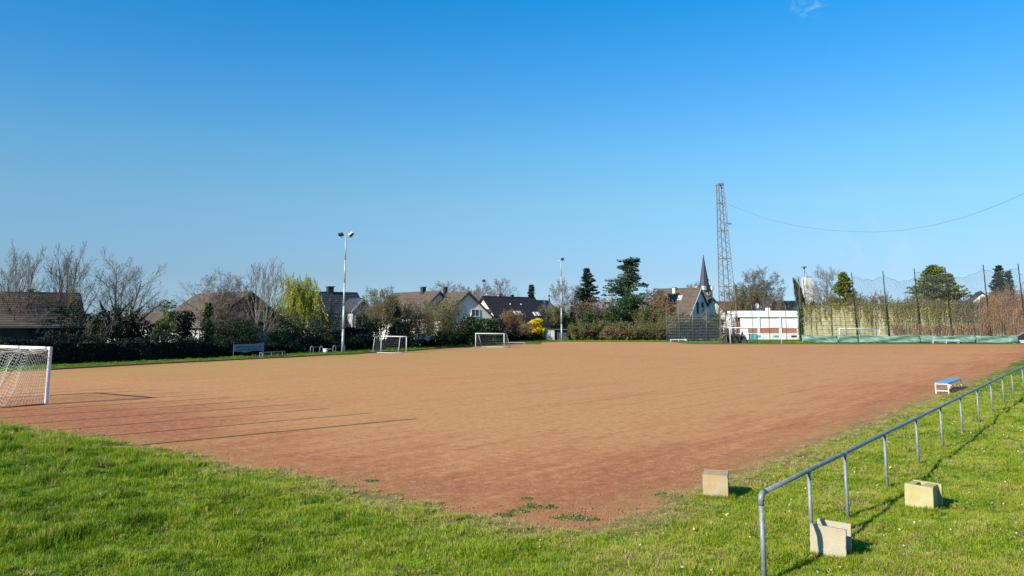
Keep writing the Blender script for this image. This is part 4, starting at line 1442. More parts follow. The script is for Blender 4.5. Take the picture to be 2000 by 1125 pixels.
pa, pb, zr = ridge((768, 573, 147), (857, 569.5, 136))
house('long brown roofed house with a dark chimney behind the budding trees in the middle left', pa, pb, zr, 4.6, 4.2, M['roof_brown'], M['render_white'], chim=((2.8, -.2, zr + .8, .75, M['clad_dark']),), wins=(('B', 0, 4.6, .9, 1.0),))
pa, pb, zr = ridge((856, 573.5, 141), (914, 571, 130.5))
house('brown roofed house with a pale shaded gable and two dark windows', pa, pb, zr, 4.3, 4.2, M['roof_brown'], M['render_white'], chim=((-2.6, -.2, zr + 1.0, .65, M['clad_dark']),),
      wins=(('B', -2.0, 4.75, 1.0, 1.0), ('B', 1.3, 4.75, 1.4, 1.1), ('B', -1.5, 1.9, 1.2, 1.2)))
pa, pb, zr = ridge((945, 580, 150), (1041, 581, 158))
house('house with a wide black tiled roof and a sunlit cream gable in the middle', pa, pb, zr, 5.1, 3.1, M['roof_dark'], M['render_cream'], chim=((-2.2, .2, zr + .45, .6, M['brick']), (.9, .2, zr + .4, .5, M['clad_dark'])),
      sky_=((-1.2, .60, .75, 1.1), (-.2, .60, .75, 1.1), (4.4, .62, .7, 1.0), (3.5, .62, .7, 1.0), (-1.0, .27, .25, .25), (1.7, .27, .25, .25)), wins=(('A', -1.55, 4.9, 1.1, 1.3, M['glass'], M['trim_dark']), ('A', 1.9, 3.4, .8, 1.2)), barge=M['clad_dark'])
pa, pb, zr = ridge((1040, 587, 205), (1070, 587, 212))
house('grey roofed house far behind, between the black roof and the column conifer', pa, pb, zr, 5.0, 4.2, M['roof_slate'], M['render_white'])
pa, pb, zr = ridge((1287, 565, 170), (1366, 562.5, 163.8))
h11 = house('brown tiled house with a pale blue gable, yellow chimney and dormer behind the bar fence', pa, pb, zr, 4.9, 4.4, M['roof_brown'], M['render_grey'], gable_mat=M['boards_blue'], barge=M['render_white'],
            chim=((-.7, -.6, zr + .2, .62, M['render_cream']),), sky_=((1.25, .33, .95, 1.15),),
            wins=(('B', -1.1, 6.0, .8, 2.1, M['glass'], M['trim_dark']), ('B', .9, 6.0, .8, 2.1, M['glass'], M['trim_dark'])))
mb = MB(); mb.span(-4.2, .1, -4.6, -2.0, 4.7, 6.15); o = mb.obj('dormer', M['render_white'], h11)
mb = MB(); mb.prism([(-4.5, -5.0, 6.2), (-4.5, -1.0, 6.75), (-4.5, -1.0, 6.6), (-4.5, -5.0, 6.02)], (5.0, 0, 0)); mb.obj('dormer_roof', M['roof_slate'], o)
for x in (-3.4, -1.9, -.7):
    window(h11, (x, -4.63, 5.45), .8, .9, 'F', M['glass'])
pa, pb, zr = ridge((1368, 578, 172), (1392, 588, 166))
house('plain white gabled house tucked behind the mast', pa, pb, zr, 4.0, 3.6, M['roof_brown'], M['render_white'], wins=(('B', 0, 3.6, .8, 1.2),))
pa, pb, zr = ridge((1515, 588.5, 178), (1556, 588.5, 176))
house('dark green grey roof showing behind the clubhouse beside the tall creeper post', pa, pb, zr, 5.0, 4.0, M['roof_green'], M['render_white'])
pa, pb, zr = ridge((1905, 571, 190), (1916, 571, 176))
house('small white gable with a dark green roof far behind the overgrown wall', pa, pb, zr, 3.6, zr - 3.0, M['roof_green'], M['render_white'], over=.5)
pa, pb, zr = ridge((1955, 582, 150), (2070, 582, 150))
house('long dark flat looking roof behind the brown creepers at the right rim', pa, pb, zr, 3.5, zr - 1.0, M['roof_dark'], M['render_white'])

# white garage wall
org = G(800, 675)
org = Vector((P(803, 640, 116).x, 116, 0))
t = thing('garage', 'flat white garage behind the silver car', 'garage', org, R(-8))
wg = 2.1
zt = P(800, 627, 116).z
MB().span(0, wg, 0, 5, -.1, zt).obj('wall', M['render_white'], t)
MB().span(-4.0, wg + .4, -.4, 5.3, zt + .001, zt + .22).obj('flat_roof', M['white'], t)
MB().span(.75, 1.15, -.04, -.002, .1, zt - .9).obj('door', M['clad_dark'], t)
MB().tube([(wg + .2, -.3, 0), (wg + .2, -.3, zt)], .06, 8).obj('downpipe', M['white'], t)

# silver car nose-on behind the hedge gap
cx = P(822, 660, 112)
car = thing('parked_car', 'silver car parked nose towards us behind the gap in the hedge', 'car', (cx.x, cx.y, .35), R(12))
bm = MB()
prof = [(-2.0, .35), (-2.05, .75), (-1.95, .95), (-1.0, 1.02), (-.35, 1.42), (.9, 1.45), (1.6, 1.0), (2.0, .92), (2.05, .4)]
secs = []
for xw, sc in ((-.85, .96), (-.62, 1.0), (.62, 1.0), (.85, .96)):
    secs.append([(xw * (1 if z < 1.05 else .82), y, .3 + (z - .3) * sc) for y, z in prof])
for a_, b_ in zip(secs[:-1], secs[1:]):
    for i in range(len(prof) - 1):
        bm.add([a_[i], b_[i], b_[i + 1], a_[i + 1]], [(0, 1, 2, 3)])
bm.add(secs[0], [tuple(range(9))]); bm.add(secs[-1], [tuple(range(9))[::-1]])
bm.add([secs[0][0], secs[-1][0], secs[-1][-1], secs[0][-1]], [(0, 1, 2, 3)])
bm.obj('body', M['car'], car)
MB().add([(-.6, -1.0, 1.06), (.6, -1.0, 1.06), (.52, -.42, 1.40), (-.52, -.42, 1.40)], [(0, 1, 2, 3)]).obj('windscreen', M['glass'], car).location = (0, -.03, .02)
for x in (-.62, .62):
    MB().box((x, -2.02, .72), (.3, .08, .16)).obj('headlight', M['white'], car)
    MB().box((x * 1.62, -.75, 1.02), (.2, .12, .14)).obj('mirror', M['car'], car)
MB().box((0, -2.05, .66), (.75, .05, .16)).obj('grille', M['black'], car)
MB().box((0, -2.07, .45), (.5, .03, .11)).obj('number_plate', M['white'], car)
for x in (-.78, .78):
    for y in (-1.3, 1.3):
        w = MB().tube([(x - .1, y, .31), (x + .1, y, .31)], .31, 18).obj('wheel', M['tyre'], car, True)
        MB().tube([(x - .105, y, .31), (x + .105, y, .31)], .18, 12).obj('rim', M['galv'], w, True)

# weathered shed at the end of the hedge
A, B, C_ = G(1066, 664), G(1083.5, 664.2), G(1108, 663)
t = thing('shed', 'low weathered shed with a pale front at the end of the dark hedge', 'shed', A)
zs_ = P(1066, 643.5, A.y).z
w = B.x - A.x; lw = C_.x - B.x
mb = MB(); mb.span(0, w, 0, 2.4, -.1, zs_); mb.obj('front_wall', M['shed'], t)
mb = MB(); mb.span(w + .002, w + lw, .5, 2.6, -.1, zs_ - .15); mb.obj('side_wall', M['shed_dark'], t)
mb = MB(); mb.prism([(-.15, -.15, zs_ + .001), (w + lw + .2, -.15, zs_ - .1), (w + lw + .2, -.15, zs_ + .0), (-.15, -.15, zs_ + .1)], (0, 3.0, 0)); mb.obj('roof', M['galv_dark'], t)
MB().span(w * .48, w * .52, -.03, -.001, 0, zs_ - .05).obj('door_seam', M['shed_dark'], t)
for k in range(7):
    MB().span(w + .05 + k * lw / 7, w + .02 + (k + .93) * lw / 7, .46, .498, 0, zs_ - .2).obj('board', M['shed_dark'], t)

# ------------------------------------------------------------------ clubhouse
DC = 150.0
X0 = P(1439, 640, DC).x; X1 = P(1562, 640, DC).x
zz = lambda y: P(1500, y, DC).z
cl = thing('clubhouse', 'flat roofed white clubhouse with white shutters and brick bands behind the right goal', 'clubhouse', (X0, DC, 0))
px_ = lambda x: P(x, 640, DC).x - X0
W_ = X1 - X0
MB().span(0, W_, .4, 5.5, -.1, zz(607) - .02).obj('wall', M['render_white'], cl)
for a, b in ((1462, 1481), (1487, 1523), (1529, 1558)):
    MB().span(px_(a), px_(b) - .1, .33, .398, zz(651), zz(641) - .02).obj('brick_band', M['brick'], cl)
MB().span(px_(1440), px_(1445.5), .3, .398, zz(651), zz(619.6)).obj('brick_pier', M['brick'], cl)
MB().span(-.15, W_ + .1, 0, 5.7, zz(619.5), zz(607)).obj('fascia', M['white'], cl)
MB().span(px_(1441), W_, .1, .398, -.1, zz(651)).obj('plinth', M['white'], cl)
for a, b in ((1446, 1481), (1486, 1523), (1528, 1558)):
    o = MB().span(px_(a), px_(b), .28, .398, zz(641), zz(619.7)).obj('shutter', M['white'], cl)
    mb = MB(); mb.span(px_(a) - .1, px_(a), .2, .397, zz(641), zz(619.6)); mb.span(px_(a) - .1, px_(b), .2, .279, zz(621), zz(620)); mb.obj('frame', M['trim_dark'], cl)
for a, b in ((1481, 1486), (1523, 1528), (1558, 1562)):
    MB().span(px_(a), px_(b) - .1, .12, .397, -.1 + zz(651), zz(619.6)).obj('pillar', M['white'], cl)
MB().span(px_(1462), px_(1477), -.1, .098, 0, zz(652)).obj('turquoise_panel', M['teal'], cl)
MB().span(px_(1443), px_(1461), -.35, .09, 0, zz(650)).obj('counter', M['white'], cl)
for k, x in enumerate((1475, 1510, 1545)):
    MB().span(px_(x), px_(x) + 1.0, .07, .099, zz(659), zz(655)).obj('vent', M['clad_dark'] if k == 2 else M['teal'], cl)
MB().span(px_(1505.5), px_(1512.5), 2, 2.8, zz(607), zz(601)).obj('chimney', M['render_cream'], cl)
MB().span(px_(1508), px_(1510), 2.2, 2.4, zz(601) + .002, zz(597.5)).obj('chimney_pot', M['brick'], cl)
t = thing('satellite_dish', 'white satellite dish standing on the clubhouse roof', 'satellite dish', (X0 + px_(1484), DC + 1, zz(607)), R(25))
mb = MB()
n_ = 14
ring = [(0, 0, 0)]
r_ = .46; zc = zz(597) - zz(607)
for j, (rr_, dy) in enumerate(((.0, .16), (.25, .12), (.46, 0))):
    for i in range(n_):
        a_ = 2 * math.pi * i / n_
        mb.v.append((rr_ * .8 * math.cos(a_), dy, zc + rr_ * 1.05 * math.sin(a_)))
for j in range(2):
    for i in range(n_):
        mb.f.append((j * n_ + i, j * n_ + (i + 1) % n_, (j + 1) * n_ + (i + 1) % n_, (j + 1) * n_ + i))
o = mb.obj('dish', M['white'], t); so = o.modifiers.new('thick', 'SOLIDIFY'); so.thickness = .03
MB().bar((0, .2, 0), (0, .2, zc), .06).obj('stand', M['galv_dark'], t)
MB().bar((0, .1, zc - .35), (0, -.35, zc - .05), .04).obj('arm', M['galv_dark'], t)
# slanted canopy left of the clubhouse
A = P(1411, 629, 149.5); B = P(1438, 619, 149.5)
t = thing('canopy', 'white sloping canopy on posts between the mast and the clubhouse', 'canopy', (A.x, A.y, 0))
d_ = B - A
mb = MB(); mb.prism([(0, 0, A.z), (d_.x, 0, B.z), (d_.x, 0, B.z + .3), (0, 0, A.z + .3)], (0, 1.2, 0)); mb.obj('roof', M['white'], t)
for x in (.1, 1.4, d_.x - .2):
    MB().tube([(x, .3, 0), (x, .3, A.z + .05 + (B.z - A.z) * x / d_.x)], .06, 6).obj('post', M['white'], t)
MB().span(.9, 1.9, 1.4, 2.4, 0, 2.1).obj('back_wall', M['render_cream'], t)

# ------------------------------------------------------------------ church
DCH = 400.0
cp = P(1377, 600, DCH)
t = thing('church', 'distant church with a stone tower and a tall slate spire', 'church', (cp.x, DCH, 0), R(28))
zt = P(0, 567, DCH).z; zsb = P(0, 557, DCH).z; zap = P(0, 497, DCH).z
hw = 2.75
MB().span(-hw, hw, -hw, hw, 0, zt).obj('tower', M['stone'], t)
MB().add([(-hw - .2, -hw - .2, zt), (hw + .2, -hw - .2, zt), (hw + .2, hw + .2, zt), (-hw - .2, hw + .2, zt), (-2.2, -2.2, zsb), (2.2, -2.2, zsb), (2.2, 2.2, zsb), (-2.2, 2.2, zsb)],
         [(3, 2, 1, 0), (0, 1, 5, 4), (1, 2, 6, 5), (2, 3, 7, 6), (3, 0, 4, 7), (4, 5, 6, 7)]).obj('tower_roof', M['roof_slate'], t)
n_ = 8
mb = MB(); mb.tube([(0, 0, zsb), (0, 0, zap)], [2.35, .06], 8); mb.obj('spire', M['roof_slate'], t)
mb = MB(); mb.tube([(0, 0, zap), (0, 0, zap + 2.6)], .09, 5); mb.box((0, 0, zap + 1.7), (1.0, .12, .12)); mb.obj('cross', M['pole'], t)
for sx, sy in ((-1, -1), (1, -1), (-1, 1), (1, 1)):
    MB().span(sx * 2.6 - .8, sx * 2.6 + .8, sy * 2.6 - .8, sy * 2.6 + .8, zt + .01, zt + 2.0).obj('corner_turret', M['render_white'], t)
for rz_ in (0, 90, 180, 270):
    rot = Matrix.Rotation(R(rz_), 3, 'Z')
    mb = MB(); mb.tube([rot @ Vector((0, -hw - .02, zt - 1.6)), rot @ Vector((0, -hw - .18, zt - 1.6))], 1.05, 20); mb.obj('clock_face', M['white'], t)
zn = P(0, 588, DCH).z
mb = MB(); mb.prism([(hw, -4, 0), (hw, 4, 0), (hw, 4, zn - 4), (hw, 0, zn), (hw, -4, zn - 4)], (16, 0, 0)); mb.obj('nave', M['stone'], t)

# white tower with a dish-like siren on top
DT = 172.0
A = P(1577.5, 600, DT)
t = thing('white_tower', 'slim white masonry tower rising behind the overgrown wall', 'tower', (A.x, DT, 0), R(14))
MB().span(0, 1.45, 0, 1.6, 0, P(0, 541, DT).z).obj('shaft', M['render_white'], t)
MB().span(1.452, 3.0, .1, 3.0, 0, P(0, 573, DT).z).obj('annex', M['render_white'], t)
MB().span(-.08, 1.53, -.08, 1.68, P(0, 541, DT).z + .002, P(0, 541, DT).z + .15).obj('coping', M['render_grey'], t)
t = thing('siren', 'mushroom shaped siren on a thin stand on top of the white tower', 'siren', (A.x - .1, DT + .6, P(0, 541, DT).z + .15))
hz_ = P(0, 523, DT).z - P(0, 541, DT).z
mb = MB(); mb.tube([(0, 0, 0), (0, 0, hz_ - .3)], .06, 6); mb.bar((.0, 0, hz_ - .5), (.7, 0, 0), .05); mb.obj('stand', M['galv_dark'], t)
mb = MB(); mb.tube([(0, 0, hz_ - .4), (0, 0, hz_ - .1), (0, 0, hz_ - .05), (0, 0, hz_ + .12), (0, 0, hz_ + .2)], [.16, .22, .62, .58, .08], 14); mb.obj('horn', M['galv_dark'], t, True)

# ------------------------------------------------------------------ overgrown concrete wall with tall net posts
def WX(px, off=0.0):
    """point on the wall line for a given image column"""
    D = 139 - (px - 1565) / 435 * 11 + off
    return Vector((P(px, 640, D).x, D, 0))


posts = [(1565, 540), (1625, 596), (1673, 532), (1735, 530), (1797, 524), (1858, 522), (1934, 517), (2003, 515), (2080, 513)]
org = WX(1565)
wall = thing('concrete_wall', 'high weathered wall of concrete planks overgrown with climbers on the right', 'wall', org)
zt0 = P(0, 597, 137).z
nrow = 9
hh = zt0 / nrow
shared = {}
for i in range(len(posts) - 1):
    A, B = WX(posts[i][0]) - org, WX(posts[i + 1][0]) - org
    d_ = B - A
    L = d_.length
    mb = MB(); mb.span(.1, L - .1, -.05, .05, .022, hh - .022)
    me = mb.mesh('plank', M['concrete'])
    for k in range(nrow):
        o = link('plank', me, wall)
        o.location = (A.x, A.y, k * hh + random.uniform(-.01, .01))
        o.rotation_euler = (random.uniform(-.05, .05), 0, math.atan2(d_.y, d_.x))
    MB().box((A.x, A.y, zt0 / 2), (.2, .22, zt0 + .1)).obj('wall_post', M['conc_post'], wall)
nf = thing('ball_net', 'sagging grey ball net between tall dark posts above the overgrown wall', 'net fence', org)
tops = []
for i, (x, yt) in enumerate(posts):
    if i == 1: continue
    A = WX(x, -.4) - org
    lean_ = -.3 if i > 1 else 0
    H = P(x, yt, A.y + org.y).z
    MB().bar((A.x, A.y, 0), (A.x + lean_, A.y, H), .105, .105).obj('post', M['conc_post'] if i == 0 else M['black'], nf)
    tops.append((A, H, lean_))
ztop0 = P(0, 597, 137).z
for i in range(1, len(tops) - 1):
    (A, HA, la), (B, HB, lb) = tops[i], tops[i + 1]
    sag = [.9, .7, 1.0, .5, .8, .6, 1][i % 7]
    seed = i * 1.7

    def surf(u, v):
        topz = (HA - .45) * (1 - u) + (HB - .45) * u - sag * .7 * np.sin(u * np.pi) - .3 * np.abs(np.sin(u * 9 + seed)) - (1.4 if i % 2 == 0 else .5) * np.sin(u * np.pi * .5 if i < 4 else (1 - u) * np.pi * .5) * .6
        z = ztop0 - .3 + (topz - ztop0 + .3) * v
        f_ = z / HA
        x_ = (A.x + la * f_) * (1 - u) + (B.x + lb * f_) * u + .06 * np.sin(v * 22 + u * 31)
        y_ = A.y * (1 - u) + B.y * u + .25 * np.sin(u * 7 + v * 3)
        return x_, y_, z + .05 * np.sin(u * 40 + v * 9)
    S = net_segments(surf, 24, 18, .013)
    link('net', seg_mesh('net', S, M['net_grey'], 3), nf)
    # slack upper cord
    mb = MB(); mb.tube([tuple(float(q) for q in surf(np.float64(u), np.float64(1.0))) for u in np.linspace(0, 1, 14)], .03, 5); mb.obj('top_cord', M['net_grey'], nf)

# low dark fence posts with green tarpaulin along the foot
def TX(px, off=0.0):
    D = 130.5 - (px - 1565) / 435 * 3.5 + off
    return Vector((P(px, 660, D).x, D, 0))


org = TX(1566)
lf = thing('chain_fence', 'low fence of thin dark posts behind the green tarpaulin', 'fence', org)
for x in (1597, 1654, 1713, 1773, 1838, 1906, 1960):
    A = TX(x, .5) - org
    MB().bar((A.x, A.y, 0), (A.x - .1, A.y, P(0, 628, 131).z), .07, .07).obj('post', M['black'], lf)
mb = MB()
for k in range(9):
    z = .3 + k * .36
    A, B = TX(1568, .55) - org, TX(1985, .55) - org
    mb.bar((A.x, A.y, z), (B.x, B.y, z), .012, .012)
mb.obj('wires', M['galv_dark'], lf)
segsx = [(1566, 1636), (1637, 1676), (1677, 1796), (1797, 1905), (1906, 1988)]
for i, (a, b) in enumerate(segsx):
    A, B = TX(a), TX(b)
    d_ = B - A; L = d_.length
    lab = ['leftmost green tarpaulin section, before the left end of the high wall', 'short green tarpaulin section inside the white goal, left part', 'green tarpaulin section crossing behind the right post of the white goal',
           'green tarpaulin section behind the long white bench', 'rightmost green tarpaulin section with diagonal folds beside the dark lean-to'][i]
    nxx, nzz = max(8, int(L / .22)), 12
    mb = MB()
    for j in range(nzz + 1):
        for k in range(nxx + 1):
            u, v = k / nxx, j / nzz
            x = u * L
            y = -.25 * (1 - v) + .13 * math.sin(x * 2.1 + v * 4 + i) + .13 * math.sin(x * .9 - v * 6 + i * 2) + .09 * math.sin(x * 3.7 + v * 9 + math.sin(x))
            z = .12 + .03 * math.sin(x * 1.1) + v * (1.15 + .06 * math.sin(x * .8 + i) - .1 * math.sin(u * math.pi))
            mb.v.append((x, y, z))
    for j in range(nzz):
        for k in range(nxx):
            q = j * (nxx + 1) + k
            mb.f.append((q, q + 1, q + nxx + 2, q + nxx + 1))
    me = mb.mesh('tarpaulin', M['tarp'])
    for p in me.polygons: p.use_smooth = True
    o = link('tarpaulin', me)
    o.location = A; o.rotation_euler = (0, 0, math.atan2(d_.y, d_.x))
    so = o.modifiers.new('thick', 'SOLIDIFY'); so.thickness = .02
    tag(o, lab, 'tarpaulin', 'green tarpaulins along the foot of the wall')

# dark lean-to with a white rim at the right edge
A, B = G(1972, 671), G(2012, 671)
t = thing('dugout', 'low dark sloping shelter with a white base at the right edge of the photo', 'dugout', A)
w = 4.6
MB().span(0, w, 0, .25, .0, .34).obj('base', M['white_worn'], t)
MB().span(-.1, w + .1, -.08, .3, .342, .5).obj('seat_board', M['white'], t)
mb = MB(); mb.prism([(.7, .2, .52), (w + .8, .2, .52), (w + .8, .2, 1.95), (2.3, .2, 1.55)], (0, 1.4, 0)); mb.obj('shell', M['black'], t)
mb = MB(); mb.bar((.1, .15, .5), (2.5, .15, 1.75), .07, .28); mb.obj('rim', M['galv'], t)

# tall posts of the net behind the near goal (just outside the photo, their shadows fall on the pitch)
sdir = Vector((math.sin(_a), math.cos(_a), 0))
L8 = 15.2
HP = L8 * math.tan(R(SUN_EL))
tips = [G(812, 818), G(724, 807), G(640, 798), G(570, 790), G(504, 782.5), G(447, 776), G(398, 770.5), G(355, 765.5), G(316, 761), G(280, 757)]
bs = [q - sdir * L8 for q in tips]
nfp = thing('net_fence', 'tall thin posts at the left whose straight shadows stripe the red pitch', 'fence', bs[0])
for i, b in enumerate(bs):
    MB().tube([(b.x - bs[0].x, b.y - bs[0].y, -.1), (b.x - bs[0].x, b.y - bs[0].y, HP)], (.065 if i else .085), 8).obj('post', M['galv'], nfp, True)

# ------------------------------------------------------------------ trees
def rnd_perp(d):
    v = Vector((random.gauss(0, 1), random.gauss(0, 1), random.gauss(0, 1)))
    v = v - d * v.dot(d)
    return v.normalized() if v.length > 1e-6 else d.orthogonal().normalized()


def grow(out, tips, p, d, L, r, lvl, prm):
    nseg = prm['nseg'][lvl]
    nch = prm['nch'][lvl] if lvl < len(prm['nch']) else 0
    rmin = prm['rmin']
    last = lvl >= len(prm['nch'])
    sl = L / nseg
    pts = [p]
    dirs = [d]
    for i in range(nseg):
        d = (d + rnd_perp(d) * prm['wig'][lvl] + Vector((0, 0, 1)) * prm['trop'][lvl]).normalized()
        p = p + d * sl
        pts.append(p); dirs.append(d)
    rend = max(rmin * .7, r * (0.35 if not last else .5))
    for i in range(nseg):
        ra = r + (rend - r) * i / nseg; rb = r + (rend - r) * (i + 1) / nseg
        a, b = pts[i], pts[i + 1]
        out[min(lvl, 9)].append((a.x, a.y, a.z, b.x, b.y, b.z, max(ra, rmin), max(rb, rmin * .7)))
    if last:
        tips.append(pts[-1]); tips.append(pts[-2])
        return
    s0 = prm['start'][lvl]
    for k in range(nch):
        f = s0 + (1 - s0) * (k + random.random()) / nch
        f = min(f, .999)
        i = int(f * nseg); q = f * nseg - i
        bp = pts[i] + (pts[i + 1] - pts[i]) * q
        bd = dirs[i + 1]
        ang = R(prm['ang'][lvl] * random.uniform(.7, 1.3))
        if k == 0:
            pr0 = rnd_perp(dirs[0])
        pr_ = Matrix.Rotation(k * 2.39996 + random.uniform(-.35, .35), 3, dirs[0]) @ pr0
        pr_ = (pr_ - bd * pr_.dot(bd)).normalized()
        nd = (bd * math.cos(ang) + pr_ * math.sin(ang))
        nd.z *= prm.get('flat', 1.0)
        nd.normalize()
        cl = L * prm['rat'][lvl] * (1 - prm['fall'][lvl] * (f - s0) / (1 - s0 + 1e-6)) * random.uniform(.7, 1.2)
        cr_ = (r + (rend - r) * f) * random.uniform(.45, .62)
        grow(out, tips, bp, nd, cl, max(cr_, rmin), lvl + 1, prm)


BASE = dict(nseg=[6, 5, 4, 3, 2], nch=[11, 7, 5, 4], wig=[.04, .07, .10, .14, .16], trop=[.02, .10, .10, .06, .04], start=[.18, .2, .2, .15], ang=[38, 38, 42, 45],
            rat=[.62, .50, .48, .50], fall=[.55, .5, .5, .4], rmin=.012)


def tree(label, px, D, ytop, pxw, kind='upright', seed=0, bark='bark', twig='twig', buds=None, nbuds=0, base_z=0.0, group=None, stems=1, name='bare_tree', ivy=0.0, rmin=None, lean=0.0, cat='tree'):
    random.seed(seed * 7 + 3)
    b = P(px, 640, D); H = P(px, ytop, D).z - base_z
    Wd = pxw / F * D
    prm = dict(BASE)
    if kind == 'upright': prm.update(nch=[12, 8, 5, 3], ang=[32, 28, 30, 36], trop=[.02, .07, .06, .04, .03], start=[.16, .2, .15, .15], rat=[.66, .50, .46, .48], fall=[.62, .5, .5, .4])
    if kind == 'spread': prm.update(nch=[9, 7, 6, 4], ang=[55, 42, 42, 45], trop=[.02, .05, .03, .0, 0], wig=[.1, .2, .28, .3, .3], start=[.3, .2, .15, .15], rat=[.62, .55, .5, .5])
    if kind == 'round': prm.update(nch=[16, 9, 7, 4], ang=[54, 40, 38, 42], trop=[.02, .07, .04, .02, .02], start=[.22, .15, .15, .15], rat=[.55, .56, .52, .5], fall=[.62, .4, .4, .4])
    if kind == 'bush': prm.update(nseg=[5, 4, 3, 2], nch=[9, 7, 5], ang=[30, 34, 40], trop=[-.02, .03, .02, .0], wig=[.12, .2, .25, .3], start=[.12, .15, .15], rat=[.5, .5, .5], fall=[.45, .4, .4])
    prm['rmin'] = rmin or max(.008, D * .0001)
    out = [[] for _ in range(10)]; tips_ = []
    r0 = (H * .0095 + .02) if kind != 'bush' else H * .009 + .01
    for s in range(stems):
        if stems == 1:
            d0 = Vector((lean, 0, 1)).normalized(); p0 = Vector((0, 0, -.1))
        else:
            a_ = 2 * math.pi * s / stems + random.uniform(-.4, .4)
            sp = (.42 if kind == 'bush' else .20) * random.uniform(.3, 1.3)
            d0 = Vector((math.cos(a_) * sp + lean, math.sin(a_) * sp, 1)).normalized(); p0 = Vector((math.cos(a_) * .15 * stems ** .5, math.sin(a_) * .15 * stems ** .5, -.1))
        grow(out, tips_, p0, d0, H * (.86 if kind != 'spread' else .8) * random.uniform(.85, 1.0), r0 * (1 if stems == 1 else .8), 0, prm)
    S = [np.array(o_) for o_ in out if o_]
    A = np.concatenate(S)
    zmax = A[:, [2, 5]].max(); xs_ = A[:, [0, 3]]
    cur = np.percentile(xs_, 99) - np.percentile(xs_, 1)
    kz = H / zmax; kx = Wd / cur
    kx = min(max(kx, kz * .55), kz * 1.8)
    sc = np.array([kx, kx, kz, kx, kx, kz, 1, 1])
    t = thing(name, label, cat, (b.x, D, base_z), random.uniform(0, 0.3), group)
    tr = S[0] * sc
    if len(S) > 1 and stems == 1: tr2 = S[1] * sc
    link('trunk' if kind != 'bush' else 'stem', seg_mesh('trunk', tr, M[bark], 8), t)
    link('branches', seg_mesh('branches', np.concatenate([s_ * sc for s_ in S[1:3]]), M[bark] if kind != 'bush' else M[twig], 4), t)
    if len(S) > 3 or True:
        rest = [s_ * sc for s_ in S[3:]]
        if rest: link('crown', seg_mesh('crown', np.concatenate(rest), M[twig], 3), t)
    if buds and nbuds:
        T_ = np.array([[q.x, q.y, q.z] for q in tips_]) * np.array([kx, kx, kz])
        idx = rng.integers(0, len(T_), nbuds)
        C = T_[idx] + rng.normal(0, .18 * kx, (nbuds, 3))
        link('foliage', leaf_mesh('foliage', C, rng.uniform(.06, .13, nbuds) * max(1, D / 90), M[buds]), t)
    if ivy > 0:
        tt = np.concatenate([S[0]] + ([S[1]] if len(S) > 1 else [])) * sc
        tt = tt[(tt[:, 2] < H * ivy)]
        n_ = 3600
        idx = rng.integers(0, len(tt), n_); f = rng.uniform(0, 1, (n_, 1))
        C = tt[idx, :3] * (1 - f) + tt[idx, 3:6] * f
        a_ = rng.normal(size=(n_, 3)); a_ /= np.linalg.norm(a_, axis=1, keepdims=True)
        fat = .42 * np.clip(1 - C[:, 2] / (H * ivy), .25, 1)[:, None]
        C = C + a_ * fat * .8 * rng.uniform(.5, 1.1, (n_, 1))
        link('ivy', leaf_mesh('ivy', C, rng.uniform(.07, .12, n_), M['ivy']), t)
    return t


def lobes(W, Dp, H, nl, shape='round'):
    L_ = []
    for _ in range(nl):
        if shape == 'cone':
            z = random.random() ** 1.25
            rr_ = (1 - z) * .5 + .03
            a_ = random.uniform(0, 6.28); q = random.uniform(.2, 1) * rr_
            L_.append((math.cos(a_) * q * W, math.sin(a_) * q * Dp, z * H * .93, W * (.10 + .16 * (1 - z)) * random.uniform(.7, 1.2)))
        else:
            a_ = random.uniform(0, 6.28); q = math.sqrt(random.random()) * .40
            zc_ = random.uniform(.12, .86)
            q *= math.sqrt(max(0.05, 1 - ((zc_ - .4) / .56) ** 2)) * 1.1
            rad = min(W, H) * random.uniform(.11, .22)
            L_.append((math.cos(a_) * q * W, math.sin(a_) * q * Dp, min(zc_ * H, H - rad * .9), rad))
    return L_


